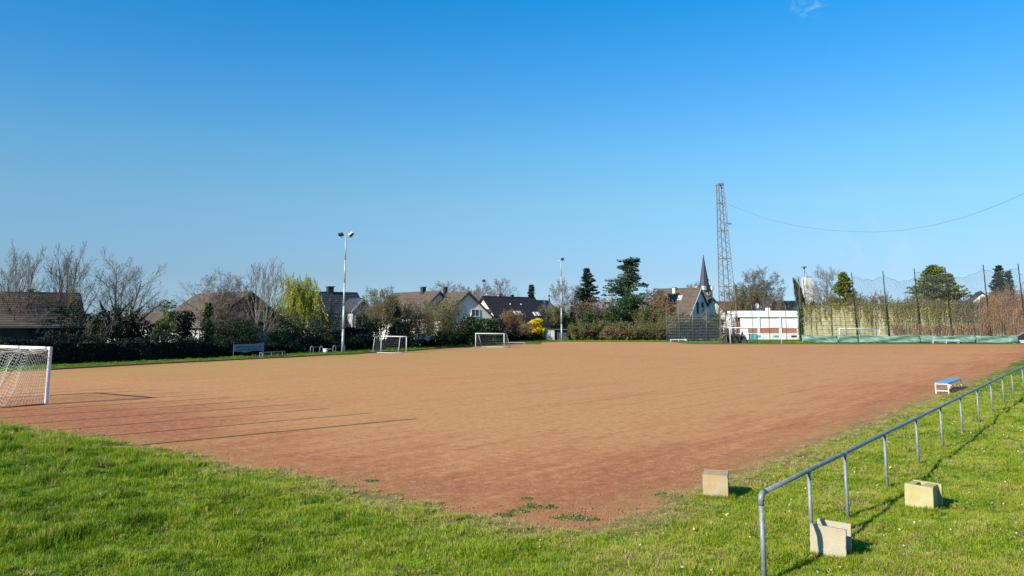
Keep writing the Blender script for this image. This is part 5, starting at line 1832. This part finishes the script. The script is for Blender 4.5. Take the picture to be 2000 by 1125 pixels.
def shrub(label, x0, x1, D, ytop, lm, n=2600, seed=0, shape='round', leaf=.16, name='shrub', cat='shrub', group=None, depth=None, nl=None, base_z=0.0, stem='bark_dark', trunk=False, sparse=1.0, up=0.2, ybase=None):
    random.seed(seed * 13 + 5)
    cxp = (x0 + x1) / 2
    b = P(cxp, 640, D); H = P(cxp, ytop, D).z - base_z
    W = (x1 - x0) / F * D; Dp = depth or min(W, 4.5)
    nl = nl or (26 if shape == 'round' else 34)
    Lb_ = np.array(lobes(W, Dp, H, nl, shape))
    n = int(n * 1.6); leaf = leaf * .78
    w_ = Lb_[:, 3] ** 2; w_ /= w_.sum()
    idx = rng.choice(len(Lb_), n, p=w_)
    a_ = rng.normal(size=(n, 3)); a_ /= np.linalg.norm(a_, axis=1, keepdims=True)
    rad = Lb_[idx, 3] * (rng.uniform(.35, 1.12, n) ** .5)
    C = Lb_[idx, :3] + a_ * rad[:, None] * np.array([1.25, 1.25, .95])
    fill = rng.uniform(0, 1, n) < .15
    C[fill] = np.column_stack([rng.normal(0, W * .2, fill.sum()), rng.normal(0, Dp * .2, fill.sum()), rng.uniform(.02, .6, fill.sum()) * H])
    C[:, 2] = np.abs(C[:, 2])
    kzz = H / np.percentile(C[:, 2], 99.7)
    C[:, 2] *= kzz
    wd_ = np.percentile(C[:, 0], 99) - np.percentile(C[:, 0], 1)
    C[:, 0] *= W / wd_
    t = thing(name, label, cat, (b.x, D, base_z), 0, group)
    link('foliage', leaf_mesh('foliage', C, leaf * max(1, D / 95) * rng.uniform(.6, 1.25, n), M[lm], up=up, dirs=a_), t)
    segs = []
    for l in Lb_[: (14 if not trunk else 24)]:
        b0 = np.array([l[0] * .15, l[1] * .15, 0 if not trunk else l[2] * .55 * kzz])
        e_ = np.array([l[0], l[1], l[2] * kzz]); mid_ = (b0 + e_) / 2 + rng.normal(0, .12, 3)
        segs.append([*b0, *mid_, .05, .035]); segs.append([*mid_, *e_, .035, .015])
    if trunk: segs.append([0, 0, -.1, 0, 0, H * .9, H * .016, .03])
    link('trunk' if trunk else 'stem', seg_mesh('stem', segs, M[stem], 6), t)
    return t


def conifer(label, px, D, ytop, pxw, lm, seed=0, name='fir_tree', base_z=0.0, dens=1.0, irregular=.25, topdrop=.0, zstart=.08, prof=None, droop=.25, leaf=.16, group=None, lean=0.0, trunk_m='bark'):
    random.seed(seed * 17 + 9)
    b = P(px, 640, D); H = P(px, ytop, D).z - base_z
    Wd = pxw / F * D / 2
    t = thing(name, label, 'tree', (b.x, D, base_z), 0, group)
    segs, C, Dr = [], [], []
    nw = int(24 * dens) + 8
    for w in range(nw):
        f = zstart + (1 - zstart) * (w + random.random() * .6) / nw
        z = f * H
        base_r = prof(f) if prof else (1 - f) ** .8
        for k in range(random.randint(4, 6)):
            a_ = random.uniform(0, 6.28)
            L_ = Wd * base_r * random.uniform(1 - irregular * 2, 1.0 + irregular * .3) + .1
            if L_ < .12: continue
            ns = 5
            p_ = Vector((lean * f * f * H, 0, z)); d_ = Vector((math.cos(a_), math.sin(a_), .35 if f > .5 else .1)).normalized()
            for s_ in range(ns):
                q_ = p_ + d_ * (L_ / ns)
                segs.append((*p_, *q_, max(.012, .05 * (1 - f) * (1 - s_ / ns) + .012), .012))
                m_ = int(5 + 6 * L_ / ns * 2.2)
                for _ in range(m_):
                    u = random.random(); side = random.gauss(0, .16 + .13 * L_ * (1 - s_ / ns) * .6)
                    c = p_ + (q_ - p_) * u + d_.cross(Vector((0, 0, 1))) * side + Vector((0, 0, random.gauss(-.06, .09)))
                    C.append(tuple(c)); Dr.append((d_.x, d_.y, d_.z - .3))
                d_ = (d_ + Vector((random.gauss(0, .12), random.gauss(0, .12), -droop * .35 + random.gauss(0, .08) + (.12 if s_ > 2 else 0)))).normalized()
                p_ = q_
    C = np.array(C)
    k_ = Wd / max(.1, (np.percentile(C[:, 0], 98.5) - np.percentile(C[:, 0], 1.5)) / 2)
    C[:, :2] *= k_
    kz_ = H / C[:, 2].max(); C[:, 2] *= kz_
    segs = np.array(segs); segs[:, [0, 1, 3, 4]] *= k_
    link('foliage', leaf_mesh('foliage', C, leaf * max(1, D / 110) * rng.uniform(.6, 1.2, len(C)), M[lm], long=2.0, dirs=np.array(Dr)), t)
    link('branches', seg_mesh('branches', np.array(segs), M['bark_dark'], 4), t)
    tr = [(0, 0, -.1, lean * .25 * H, 0, H * .5, H * .016, H * .010), (lean * .25 * H, 0, H * .5, lean * H, 0, H * .97, H * .010, .02)]
    link('trunk', seg_mesh('trunk', tr, M[trunk_m], 8), t)
    return t


# --- the long dark hedge on the left
hp_ = [(-160, 726), (-60, 719.5), (100, 713.5), (200, 709), (300, 705), (420, 699.5), (560, 692), (700, 685.5), (800, 679.8), (870, 676.3), (940, 671.8), (1000, 667.8), (1064, 663.8)]
ht_ = [655, 655, 660, 662, 660, 662, 668, 662, 666, 660, 650, 652, 655]
hpts = [G(a, b) for a, b in hp_]
HH = [P(a, t_, g.y).z for (a, b), t_, g in zip(hp_, ht_, hpts)]
hed = thing('hedge', 'long dense dark boundary hedge along the left side of the pitch', 'hedge', hpts[3])
o0 = hpts[3]
Cs = []; core = MB()
cum = 0
for i in range(len(hpts) - 1):
    A, B = hpts[i] - o0, hpts[i + 1] - o0
    d_ = B - A; L = d_.length; nrm = Vector((-d_.y, d_.x, 0)).normalized()     # points away from the pitch (left)
    n_ = int(L * 430)
    u = rng.uniform(0, 1, n_); face = rng.uniform(0, 1, n_)
    gx = cum + u * L
    h = HH[i] * (1 - u) + HH[i + 1] * u + .35 * np.sin(gx * .7) + .25 * np.sin(gx * 1.9 + 1) + .12 * np.sin(gx * 5.1)
    midp = np.array([822, 822]);
    # a dip in front of the parked car
    pxh = 1000 + (A.x + o0.x + (B.x - A.x) * u) / (A.y + o0.y + (B.y - A.y) * u) * F
    dip = np.exp(-((pxh - 822) / 15) ** 2)
    h = h * (1 - dip) + 1.0 * dip
    z = np.where(face < .6, rng.uniform(0, 1, n_) ** .8 * h, h - rng.uniform(0, .3, n_))
    thick = np.where(face < .6, .25 * np.sin(gx * 1.3 + z) + .15 * np.sin(gx * 3.7 + z * 3) + rng.normal(0, .14, n_), rng.uniform(0, 1.8, n_))
    thick = thick + .12 * z
    C = np.column_stack([A.x + d_.x * u + nrm.x * thick, A.y + d_.y * u + nrm.y * thick, z])
    Cs.append(C); cum += L
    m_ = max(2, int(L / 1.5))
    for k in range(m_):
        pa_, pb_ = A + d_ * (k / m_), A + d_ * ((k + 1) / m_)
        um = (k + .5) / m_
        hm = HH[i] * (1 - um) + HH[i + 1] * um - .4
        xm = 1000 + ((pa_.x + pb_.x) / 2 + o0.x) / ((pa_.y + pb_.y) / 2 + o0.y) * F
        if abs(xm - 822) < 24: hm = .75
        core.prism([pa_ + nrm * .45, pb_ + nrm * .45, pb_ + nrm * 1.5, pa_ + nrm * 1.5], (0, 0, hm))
C = np.concatenate(Cs)
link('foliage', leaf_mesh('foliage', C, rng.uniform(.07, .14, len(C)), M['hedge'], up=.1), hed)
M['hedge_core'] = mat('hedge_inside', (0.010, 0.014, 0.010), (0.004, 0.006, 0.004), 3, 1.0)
core.obj('solid_core', M['hedge_core'], hed)  # added solid dark core, so nothing shows through the leaves

# --- far left bare trees
tree('tall bare multi stemmed tree at the left edge behind the hedge', 34, 74, 466, 92, 'upright', 1, stems=3, ivy=.24)
tree('bare tree with an ivy covered trunk, second from the left edge', 124, 76, 470, 108, 'upright', 4, stems=3, ivy=.40)
tree('bare spreading tree with an ivy clad stem, third from the left edge', 228, 78, 487, 125, 'upright', 6, stems=3, ivy=.45, lean=.05)
tree('thin pale scrub tree leaning across the hedge between the second and third bare trees', 178, 74, 600, 60, 'bush', 8, stems=3)
tree('fine bare sapling in front of the left house', 75, 74, 595, 60, 'bush', 9, stems=4)
tree('wide gnarled bare tree above the low bungalow', 395, 88, 528, 130, 'spread', 11, stems=2, bark='bark_pale', twig='twig')
tree('bushy bare tree covering the right half of the brown roof', 432, 89, 545, 80, 'round', 14, stems=3, bark='bark_pale')
tree('slim bare tree rising in front of the brown gable', 452, 90, 521, 85, 'upright', 13, stems=2, bark='bark_pale')
tree('tall fine bare tree just left of the yellow green willow', 508, 88, 499, 88, 'upright', 15, stems=2, bark='bark_pale')
tree('tangled leaning bare tree in front of the dark gable', 500, 89, 590, 130, 'spread', 17, stems=3, bark='bark_pale')
tree('faint bare sapling in front of the slate roof beside the tall floodlight', 682, 102, 580, 36, 'bush', 19, stems=3)
tree('little bare tree beside the slate roof left of the floodlight', 640, 99, 572, 60, 'bush', 20, stems=5, buds='olive', nbuds=300)
tree('bare hazel with pale catkins left of the slim small spruce', 745, 104, 558, 74, 'round', 21, stems=3, bark='bark_pale', twig='twig_olive', buds='olive', nbuds=1800)
tree('budding tan tree in the gap before the long brown roof', 790, 106, 570, 70, 'bush', 22, stems=7, bark='bark_pale', twig='twig_olive', buds='brownleaf', nbuds=1400, name='budding_tree')
tree('rounded olive green budding tree before the two brown roofed houses', 858, 115, 574, 125, 'bush', 23, stems=11, twig='twig_olive', buds='olive', nbuds=4200, name='budding_tree')
tree('olive budding bush below the long brown roof', 812, 107, 590, 80, 'bush', 24, stems=8, twig='twig_olive', buds='olive', nbuds=1800, name='budding_tree')
tree('far bare round tree behind the long brown roof', 870, 190, 546, 66, 'round', 25, bark='twig_far', twig='twig_far')
tree('far bare tree just right of the far round one, behind the pale gable', 902, 200, 551, 50, 'round', 26, bark='twig_far', twig='twig_far')
tree('far bare tree with a bird nest left of the black roof ridge', 947, 185, 547, 56, 'round', 27, bark='twig_far', twig='twig_far')
tree('far bare broad tree behind the chimneys of the black roof', 981, 180, 541, 62, 'round', 28, bark='twig_far', twig='twig_far')
tree('bare round crowned tree standing behind the thin middle floodlight', 1100, 160, 540, 60, 'round', 29, bark='twig_far', twig='twig_far')
tree('faint bare tree between the middle floodlight and the dark fir', 1128, 165, 545, 44, 'round', 30, bark='twig_far', twig='twig_far')
tree('pale bare tree just right of the big leaning fir', 1276, 168, 562, 56, 'round', 31, bark='twig_far', twig='twig_far', buds='olive', nbuds=700)
tree('far bare tree left of the church spire', 1350, 240, 548, 50, 'round', 32, bark='twig_far', twig='twig_far')
tree('large bare tree with a green tinged crown behind the clubhouse', 1478, 172, 517, 108, 'round', 33, stems=3, bark='bark', twig='twig', buds='olive', nbuds=1500)
tree('second bare tree filling the lower left of the large one by the mast', 1448, 168, 548, 60, 'bush', 34, stems=8, twig='twig_olive', buds='olive', nbuds=2200)
tree('third bare tree at the lower right of the large one behind the clubhouse', 1512, 166, 562, 60, 'bush', 35, stems=8, twig='twig', buds='olive', nbuds=900)
tree('bare round tree right of the white tower', 1616, 165, 515, 66, 'round', 36, bark='bark', twig='twig_far')
tree('bare twiggy tree behind the net left of the right hand conifers', 1895, 175, 575, 50, 'bush', 37, stems=6, twig='twig_far')
tree('brown bare bush tree at the right edge above the creepers', 1980, 140, 546, 88, 'bush', 38, stems=10, twig='twig_red', buds='brownleaf', nbuds=900)
tree('low far bare tree left of the lattice mast above the white gable', 1398, 190, 578, 60, 'bush', 39, stems=8, twig='twig_far')
tree('hazy bare tree far behind the bungalow on the left', 300, 150, 585, 60, 'round', 40, bark='twig_far', twig='twig_far')
tree('far hazy bare tree behind the left end of the black roof', 925, 210, 562, 30, 'round', 41, bark='twig_far', twig='twig_far')
tree('slim pale trunked tree in front of the white gable beside the mast', 1392, 150, 590, 36, 'bush', 43, stems=4, bark='bark_pale', buds='olive', nbuds=300)

# bird nest
np_ = P(945, 548.5, 184.5)
mb = MB(); mb.tube([np_ - Vector((0, 0, .3)), np_, np_ + Vector((0, 0, .3))], [.15, .45, .3], 8)
tag(mb.obj('bird_nest', M['bark_dark']), 'dark round bird nest in the top of a far bare tree', 'nest')

# --- willow
random.seed(77)
W0_ = P(583, 640, 96)
t = thing('willow', 'fresh yellow green weeping willow left of the slate roofed house', 'tree', (W0_.x, 96, 0))
Hw = P(583, 522, 96).z
out = [[] for _ in range(10)]; tp = []
prm = dict(BASE); prm.update(nch=[10, 6, 4], nseg=[6, 4, 3, 2], ang=[42, 40, 45], start=[.3, .2, .2], rat=[.50, .5, .5], fall=[.4, .4, .4], rmin=.012)
for dx in (-.12, .14):
    grow(out, tp, Vector((dx * 2, 0, -.1)), Vector((dx, 0, 1)).normalized(), Hw * .80, .16, 0, prm)
A = np.concatenate([np.array(o_) for o_ in out if o_])
kz = Hw * .98 / A[:, [2, 5]].max(); kx = (84 / F * 96) / (np.percentile(A[:, 3], 98) - np.percentile(A[:, 3], 2)) * .85
sc = np.array([kx, kx, kz, kx, kx, kz, 1, 1])
link('trunk', seg_mesh('trunk', np.array(out[0]) * sc, M['bark'], 8), t)
link('branches', seg_mesh('branches', np.concatenate([np.array(o_) for o_ in out[1:] if o_]) * sc, M['bark_pale'], 4), t)
T_ = np.array([[q.x * kx, q.y * kx, q.z * kz] for q in tp])
ns = 560
src = T_[rng.integers(0, len(T_), ns)] + rng.normal(0, .15, (ns, 3))
C = []; sg = []
for p_ in src:
    ln = random.uniform(.8, 3.4) * min(1, p_[2] / Hw + .2)
    n_ = int(ln * 7)
    q_ = p_.copy()
    ox, oy = random.gauss(0, .05), random.gauss(0, .05)
    for k in range(n_):
        r_ = q_ + np.array([ox + random.gauss(0, .02), oy + random.gauss(0, .02), -ln / n_])
        sg.append([*q_, *r_, .010, .008])
        for _ in range(2): C.append(r_ + rng.normal(0, .05, 3))
        q_ = r_
link('hanging_twigs', seg_mesh('hanging_twigs', sg, M['twig_olive'], 3), t)
C = np.array(C)
link('foliage', leaf_mesh('foliage', C, rng.uniform(.05, .11, len(C)), M['willow'], long=2.2, dirs=np.tile([0, 0, -1.0], (len(C), 1))), t)

# --- evergreens and shrubs on the left
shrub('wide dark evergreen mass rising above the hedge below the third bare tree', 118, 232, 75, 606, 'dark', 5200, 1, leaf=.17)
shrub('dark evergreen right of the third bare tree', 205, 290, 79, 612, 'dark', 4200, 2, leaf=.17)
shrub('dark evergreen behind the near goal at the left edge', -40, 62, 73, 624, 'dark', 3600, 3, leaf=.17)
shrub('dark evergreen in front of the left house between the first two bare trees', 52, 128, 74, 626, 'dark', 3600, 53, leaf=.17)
shrub('bright green rounded bamboo like shrub above the hedge by the bungalow', 303, 350, 84, 587, 'yew', 3000, 4, leaf=.14)
shrub('dark shrub right beside the bright green one', 338, 378, 84, 608, 'dark', 2200, 5, leaf=.16)
shrub('upright dark ivy column at the left end of the brown roof', 388, 424, 84, 592, 'ivy', 3600, 6, shape='cone', leaf=.15, nl=44)
shrub('scrubby dark green undergrowth under the dark gable', 415, 500, 87, 622, 'ivy', 3400, 7, leaf=.15)
shrub('ivy covered bush between the dark gable and the willow', 520, 572, 90, 618, 'laurel', 3000, 8, leaf=.15)
shrub('dark green bushes at the willow foot', 556, 628, 93, 630, 'ivy', 3200, 9, leaf=.15)
shrub('olive shrub in front of the slate roof left of the floodlight pole', 612, 664, 97, 606, 'olive', 1500, 10, leaf=.13)
shrub('dark bush under the white edged front gable', 664, 735, 100, 640, 'dark', 3200, 11, leaf=.16)
shrub('dim twiggy dark bush behind the small goal on the left', 705, 760, 103, 622, 'dark', 2400, 12, leaf=.15)
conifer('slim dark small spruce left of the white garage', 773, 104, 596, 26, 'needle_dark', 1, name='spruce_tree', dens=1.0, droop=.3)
shrub('dark green bush at the foot of the slim spruce', 752, 806, 105, 634, 'laurel', 2600, 14, leaf=.15)
shrub('dull grey green bush right of the parked car', 840, 892, 114, 628, 'ivy', 2800, 15, leaf=.15)
shrub('glossy dark laurel below the pale gable with two windows', 884, 945, 121, 617, 'laurel', 5200, 16, leaf=.17)
shrub('glossy dark laurel below the sunlit cream gable', 928, 972, 129, 623, 'laurel', 4200, 17, leaf=.17)
tree('reddish brown leafless bush before the black tiled roof', 990, 137, 603, 70, 'bush', 50, stems=12, twig='twig_red', buds='brownleaf', nbuds=3000, name='brown_bush', cat='bush')
shrub('bright yellow flowering forsythia next to the shed', 1033, 1060, 149, 623, 'yellow', 2600, 19, leaf=.16, name='forsythia')
tree('low brownish bush right below the black roof eave', 1020, 145, 628, 44, 'bush', 51, stems=8, twig='twig_red', buds='brownleaf', nbuds=900, name='brown_bush', cat='bush')

# --- thicket in the middle
th = [('olive twiggy thicket between the forsythia and the thin floodlight', 1070, 156, 594, 70, 'twig_olive', 'olive', 3800),
      ('tan twiggy bush just right of the thin floodlight', 1112, 157, 588, 60, 'twig_olive', 'olive', 3200),
      ('brown bare thicket in front of the dark fir', 1150, 155, 580, 66, 'twig', 'brownleaf', 2000),
      ('brown bare thicket between the dark fir and the big leaning fir', 1185, 158, 568, 60, 'twig_red', 'brownleaf', 1600),
      ('olive and tan thicket at the right foot of the big leaning fir', 1262, 152, 592, 66, 'twig_olive', 'olive', 3200),
      ('russet leaved bush in front of the dormer of the brown house', 1290, 156, 572, 56, 'twig_red', 'rustleaf', 2600),
      ('olive bush filling the gap left of the bar fence', 1298, 150, 610, 50, 'twig_olive', 'olive', 2600),
      ('low olive brown bush behind the bar fence', 1325, 146, 610, 60, 'twig_olive', 'brownleaf', 2600)]
for i, (lab, px, D, yt, w, tw, bd, nb_) in enumerate(th):
    tree(lab, px, D, yt, w, 'bush', 60 + i, stems=12, twig=tw, buds=bd, nbuds=nb_, name='thicket', cat='bush')
low = [(1130, 'olive', 630, 28), (1143, 'brownleaf', 640, 34), (1168, 'olive', 624, 44), (1196, 'brownleaf', 636, 40), (1222, 'olive', 628, 50), (1250, 'brownleaf', 634, 40), (1278, 'olive', 626, 48)]
where = ['just right of the shed', 'below the thin floodlight, right side', 'under the dark fir', 'between the two firs', 'under the big leaning fir', 'right of the big fir trunk', 'next to the left end of the bar fence']
for i, (px, lm, yt, w) in enumerate(low):
    tree('low scrubby undergrowth along the far grass ' + where[i], px, 146 + (i % 3), yt, w * 1.25, 'bush', 80 + i, stems=14, twig='twig_olive' if i % 2 == 0 else 'twig_red', buds=lm, nbuds=2800, name='undergrowth', cat='bush')
shrub('dark holly like bush in the thicket left of the big fir', 1128, 1165, 150, 606, 'laurel', 2200, 30, leaf=.14)
shrub('dark green ivy bush under the left side of the big fir', 1176, 1216, 151, 598, 'laurel', 2600, 31, leaf=.15)
shrub('mid green drooping bush hugging the lower big fir', 1204, 1264, 154, 574, 'laurel', 4600, 32, leaf=.15)
shrub('tiny dark conifer in the olive thicket', 1108, 1128, 149, 588, 'dark', 1500, 33, shape='cone', leaf=.13)
conifer('dark upright fir with a full crown in the middle thicket', 1148, 160, 524, 50, 'needle_dark', 3, dens=1.5, irregular=.25, droop=.2, leaf=.2, prof=lambda f: min(1, (1 - f) ** .75 * 1.1 + (.12 if f < .9 else 0)))


def bigp(f):
    return (.95 if f < .45 else 1.0 - (f - .45) * .55 if f < .72 else .50 if f < .8 else .42 if f < .95 else .5)


conifer('big ragged fir with drooping boughs and a crooked windswept top', 1226, 158, 503, 70, 'needle', 5, dens=1.7, irregular=.36, droop=.28, zstart=.12, prof=bigp, leaf=.2, lean=.02, trunk_m='bark_pale')
q = P(1226, 506, 158)
mb = []; C = []; Dr = []
random.seed(5)
for st, dr, ln in (((1222, 516), (1, 0, .52), 2.9), ((1222, 520), (-1, 0, .1), 1.2), ((1228, 524), (1, -.2, .0), 1.9), ((1236, 556), (1, 0, .05), 3.0), ((1214, 560), (-1, 0, -.1), 2.6), ((1232, 540), (1, .3, .1), 2.0)):
    a_ = P(st[0], st[1], 158); d_ = Vector(dr).normalized()
    for s_ in range(9):
        b_ = a_ + d_ * (ln / 9)
        mb.append([a_.x - q.x, a_.y - q.y, a_.z, b_.x - q.x, b_.y - q.y, b_.z, .05 * (1 - s_ / 10), .04 * (1 - s_ / 10)])
        for _ in range(26):
            c = a_ + (b_ - a_) * random.random() + Vector((random.gauss(0, .12), random.gauss(0, .2), random.gauss(-.12, .17)))
            C.append((c.x - q.x, c.y - q.y, c.z)); Dr.append((d_.x, d_.y, -.5))
        d_ = (d_ + Vector((random.gauss(0, .08), 0, random.gauss(-.04, .06)))).normalized(); a_ = b_
fir = [o_ for o_ in bpy.data.objects if o_.get('label', '').startswith('big ragged fir')][0]
dx_ = q.x - fir.location.x
C = np.array(C); C[:, 0] += dx_; mb = np.array(mb); mb[:, [0, 3]] += dx_
link('windswept_top', leaf_mesh('windswept_top', C, rng.uniform(.12, .24, len(C)), M['needle'], long=2.0, dirs=np.array(Dr)), fir)
link('top_branches', seg_mesh('top_branches', mb, M['bark_dark'], 5), fir)
conifer('small dark spruce behind the right end of the black roof', 1038, 170, 556, 17, 'needle_dark', 7, name='spruce_tree', dens=1.0, droop=.2, leaf=.2)
shrub('slim dark column conifer beside the far grey roof', 1069, 1077, 165, 577, 'dark', 1200, 40, shape='cone', leaf=.14, name='column_conifer', cat='tree', trunk=True)
shrub('small dark conifer just right of the church spire', 1383, 1390, 330, 546, 'dark', 500, 41, shape='cone', leaf=.12, name='conifer', cat='tree', trunk=True)

shrub('dark clipped hedge right behind the horizontal bars of the fence', 1312, 1402, 139, 626, 'dark', 6500, 45, leaf=.14, depth=2.0, nl=60, name='hedge', cat='hedge')
shrub('green ivy mound in front of the plain white gable by the mast', 1376, 1412, 148, 612, 'ivy', 2200, 46, leaf=.14)
# --- vegetation on the right
conifer('yellow green conifer right of the bare tree behind the overgrown wall', 1653, 152, 531, 66, 'yew', 11, name='conifer', dens=1.6, irregular=.22, droop=.05, leaf=.2, prof=lambda f: (1 - f) ** .75)
conifer('broad yellow green conifer with two tops in the middle of the overgrown wall', 1832, 150, 517, 112, 'yew', 12, name='conifer', dens=2.2, irregular=.25, droop=.05, leaf=.21, prof=lambda f: (1 - f) ** .62)
conifer('left companion top of the broad yellow green conifer', 1862, 151, 534, 60, 'yew', 13, name='conifer', dens=1.2, irregular=.25, droop=.05, leaf=.2)
conifer('dark blue green fir near the right edge behind the net', 1960, 152, 518, 52, 'needle_dark', 14, dens=1.3, irregular=.25, leaf=.2)
conifer('smaller green fir right of the dark blue green one', 1978, 154, 528, 30, 'needle', 15, dens=1.0, irregular=.2, leaf=.19)
band = [(1600, 582, 'olive', 'twig_olive'), (1632, 572, 'brownleaf', 'twig_olive'), (1664, 568, 'olive', 'twig_olive'), (1697, 566, 'brownleaf', 'twig_olive'), (1728, 566, 'olive', 'twig_red'), (1762, 574, 'olive', 'twig_olive'), (1795, 574, 'brownleaf', 'twig'),
        (1880, 576, 'olive', 'twig_olive'), (1925, 582, 'olive', 'twig_olive')]
bl = ['behind the white tower foot', 'right below the bare tree', 'below the first yellow green conifer', 'between the first conifer and the next post', 'around the second tall post', 'in the stretch under the sagging net',
      'left of the broad conifer', 'right of the broad conifer before the far gable', 'left of the brown creepers']
for i, (px, yt, bd, tw) in enumerate(band):
    tree('brownish bush above the overgrown wall ' + bl[i], px, 144, yt, 58, 'bush', 90 + i, stems=12, twig=tw, buds=bd, nbuds=2200, name='bush', cat='bush')


# creepers on the wall
def creeper(label, x0, x1, yt, yb, lm, tm, nstr, nleaf, seed, fr=1.0, off=-.3, hang=True, name='climbing_plant'):
    random.seed(seed)
    org = WX((x0 + x1) / 2, off)
    t = thing(name, label, 'climber', org)
    sg, C = [], []
    z1 = P(0, yt, org.y).z; z0 = P(0, yb, org.y).z
    for _ in range(nstr):
        px = random.uniform(x0, x1)
        b = WX(px, off) - org
        z = z1 + random.gauss(0, .25) if hang else random.uniform(z0, z1)
        ln = (z1 - z0) * random.random() ** fr
        n_ = max(3, int(ln / .35))
        p_ = np.array([b.x, b.y, z]); dx = random.gauss(0, .03)
        for k in range(n_):
            dx = random.gauss(0, .11)
            q_ = p_ + np.array([dx, random.gauss(0, .03), -ln / n_])
            if q_[2] < 0.1: break
            sg.append([*p_, *q_, .018, .015]); p_ = q_
    sg = np.array(sg)
    link('stem', seg_mesh('stem', sg, M[tm], 3), t)
    idx = rng.integers(0, len(sg), nleaf)
    C = sg[idx, :3] + rng.normal(0, .10, (nleaf, 3))
    link('foliage', leaf_mesh('foliage', C, rng.uniform(.07, .16, nleaf), M[lm], up=-.2), t)
    return t


creeper('yellow green creeper draping over the top of the wall left of the second tall post', 1566, 1672, 596, 650, 'vine', 'twig_olive', 150, 1500, 1, fr=2.2)
creeper('yellow green creeper on the wall between the second and third tall posts', 1672, 1735, 594, 655, 'vine', 'twig_olive', 130, 1300, 2, fr=1.9)
creeper('olive creeper hanging in streaks down the middle of the wall', 1735, 1800, 592, 660, 'vine', 'twig_olive', 170, 1400, 3, fr=1.4)
creeper('thick olive creeper on the wall below the broad conifer', 1800, 1870, 590, 660, 'vine', 'twig_olive', 260, 1800, 4, fr=1.1)
creeper('brownish creeper on the wall below the small white gable', 1870, 1925, 588, 660, 'olive', 'twig', 260, 1300, 5, fr=.9)
creeper('dense reddish brown creeper smothering the right end of the wall', 1920, 1975, 582, 660, 'brownleaf', 'twig_red', 800, 1500, 6, fr=.7)
creeper('dense reddish brown creeper at the very right edge beside the lean-to', 1972, 2050, 584, 664, 'brownleaf', 'twig_red', 900, 1500, 7, fr=.7)
creeper('uneven brown creeper heads sticking up over the right end of the wall', 1935, 2040, 572, 620, 'brownleaf', 'twig_red', 260, 900, 9, fr=.8, off=-.2)
creeper('russet low brambles along the foot of the wall behind the tarpaulin', 1740, 1930, 636, 664, 'brownleaf', 'twig_red', 420, 900, 8, fr=.9, off=-.9, name='brambles')
# ivy on the first tall post
org = WX(1565, -.2)
t = thing('climbing_plant', 'dark ivy clad leaning screen on the tall post at the left end of the wall', 'climber', org)
z1 = P(0, 541, org.y).z; z0 = P(0, 600, org.y).z
n_ = 5200
u = rng.uniform(0, 1, n_) ** .8; v = rng.uniform(0, 1, n_)
wx = (P(1592, 600, org.y).x - org.x)
topz = z1 - (z1 - z0) * .35 * u
zz_ = z0 + (topz - z0) * v
C = np.column_stack([-.9 + .9 * (1 - (zz_ / z1)) + u * wx * (1.0 - .35 * (zz_ - z0) / (z1 - z0)), rng.normal(.3, .18, n_) + u * 2.5, zz_])
link('foliage', leaf_mesh('foliage', C, rng.uniform(.10, .20, n_), M['ivy']), t)
sg = []
for k in range(70):
    x = random.uniform(-.3, wx * .9); p_ = np.array([x, .3 + x * .6, z0 - random.uniform(0, 3)])
    for j in range(8):
        q_ = p_ + np.array([random.gauss(-.06, .08), random.gauss(0, .04), .7]); sg.append([*p_, *q_, .02, .015]); p_ = q_
link('stem', seg_mesh('stem', sg, M['twig'], 3), t)
n_ = 1500
z_ = rng.uniform(.3, z0, n_)
C = np.column_stack([rng.normal(-.1, .22, n_), rng.normal(0, .2, n_), z_])
link('lower_ivy', leaf_mesh('lower_ivy', C, rng.uniform(.09, .17, n_), M['laurel']), t)

# --- weeds at the near corner of the pitch
weeds = [(1112, 1012, .30, 'largest green weed clump in the near corner of the red pitch'), (1150, 1016, .18, 'small grey green weed just right of the largest clump'), (1040, 991, .22, 'flat weed clump left of the near pitch corner'),
         (1075, 992, .14, 'little weed on red cinder above the largest clump'), (1012, 1000, .20, 'grassy weed patch on the rim left of the near corner'), (985, 1008, .2, 'dark weed clump where the turf meets the cinder'),
         (1028, 975, .12, 'smallest weed alone on the red cinder'), (1295, 968, .2, 'weed clump on the right rim of the near corner'), (725, 940, .16, 'weed tuft on the left part of the pitch rim')]
for i, (a, b, r_, lab) in enumerate(weeds):
    g_ = G(a, b)
    t = thing('weed', lab, 'weed', (g_.x, g_.y, 0.0))
    r_ *= .62
    n_ = int(230 * r_ / .12)
    rr_ = np.sqrt(rng.uniform(0, 1, n_)) * r_; th_ = rng.uniform(0, 6.28, n_)
    lump = .5 + .5 * np.sin(th_ * 3 + i)
    C = np.column_stack([rr_ * np.cos(th_) * 1.9, rr_ * np.sin(th_) * 1.3, rng.uniform(.01, .07, n_) * (1.1 - rr_ / r_) * (.5 + lump)])
    link('leaves', leaf_mesh('leaves', C, rng.uniform(.015, .04, n_), M['weed'], up=.4), t)
print('objects', len(bpy.data.objects))
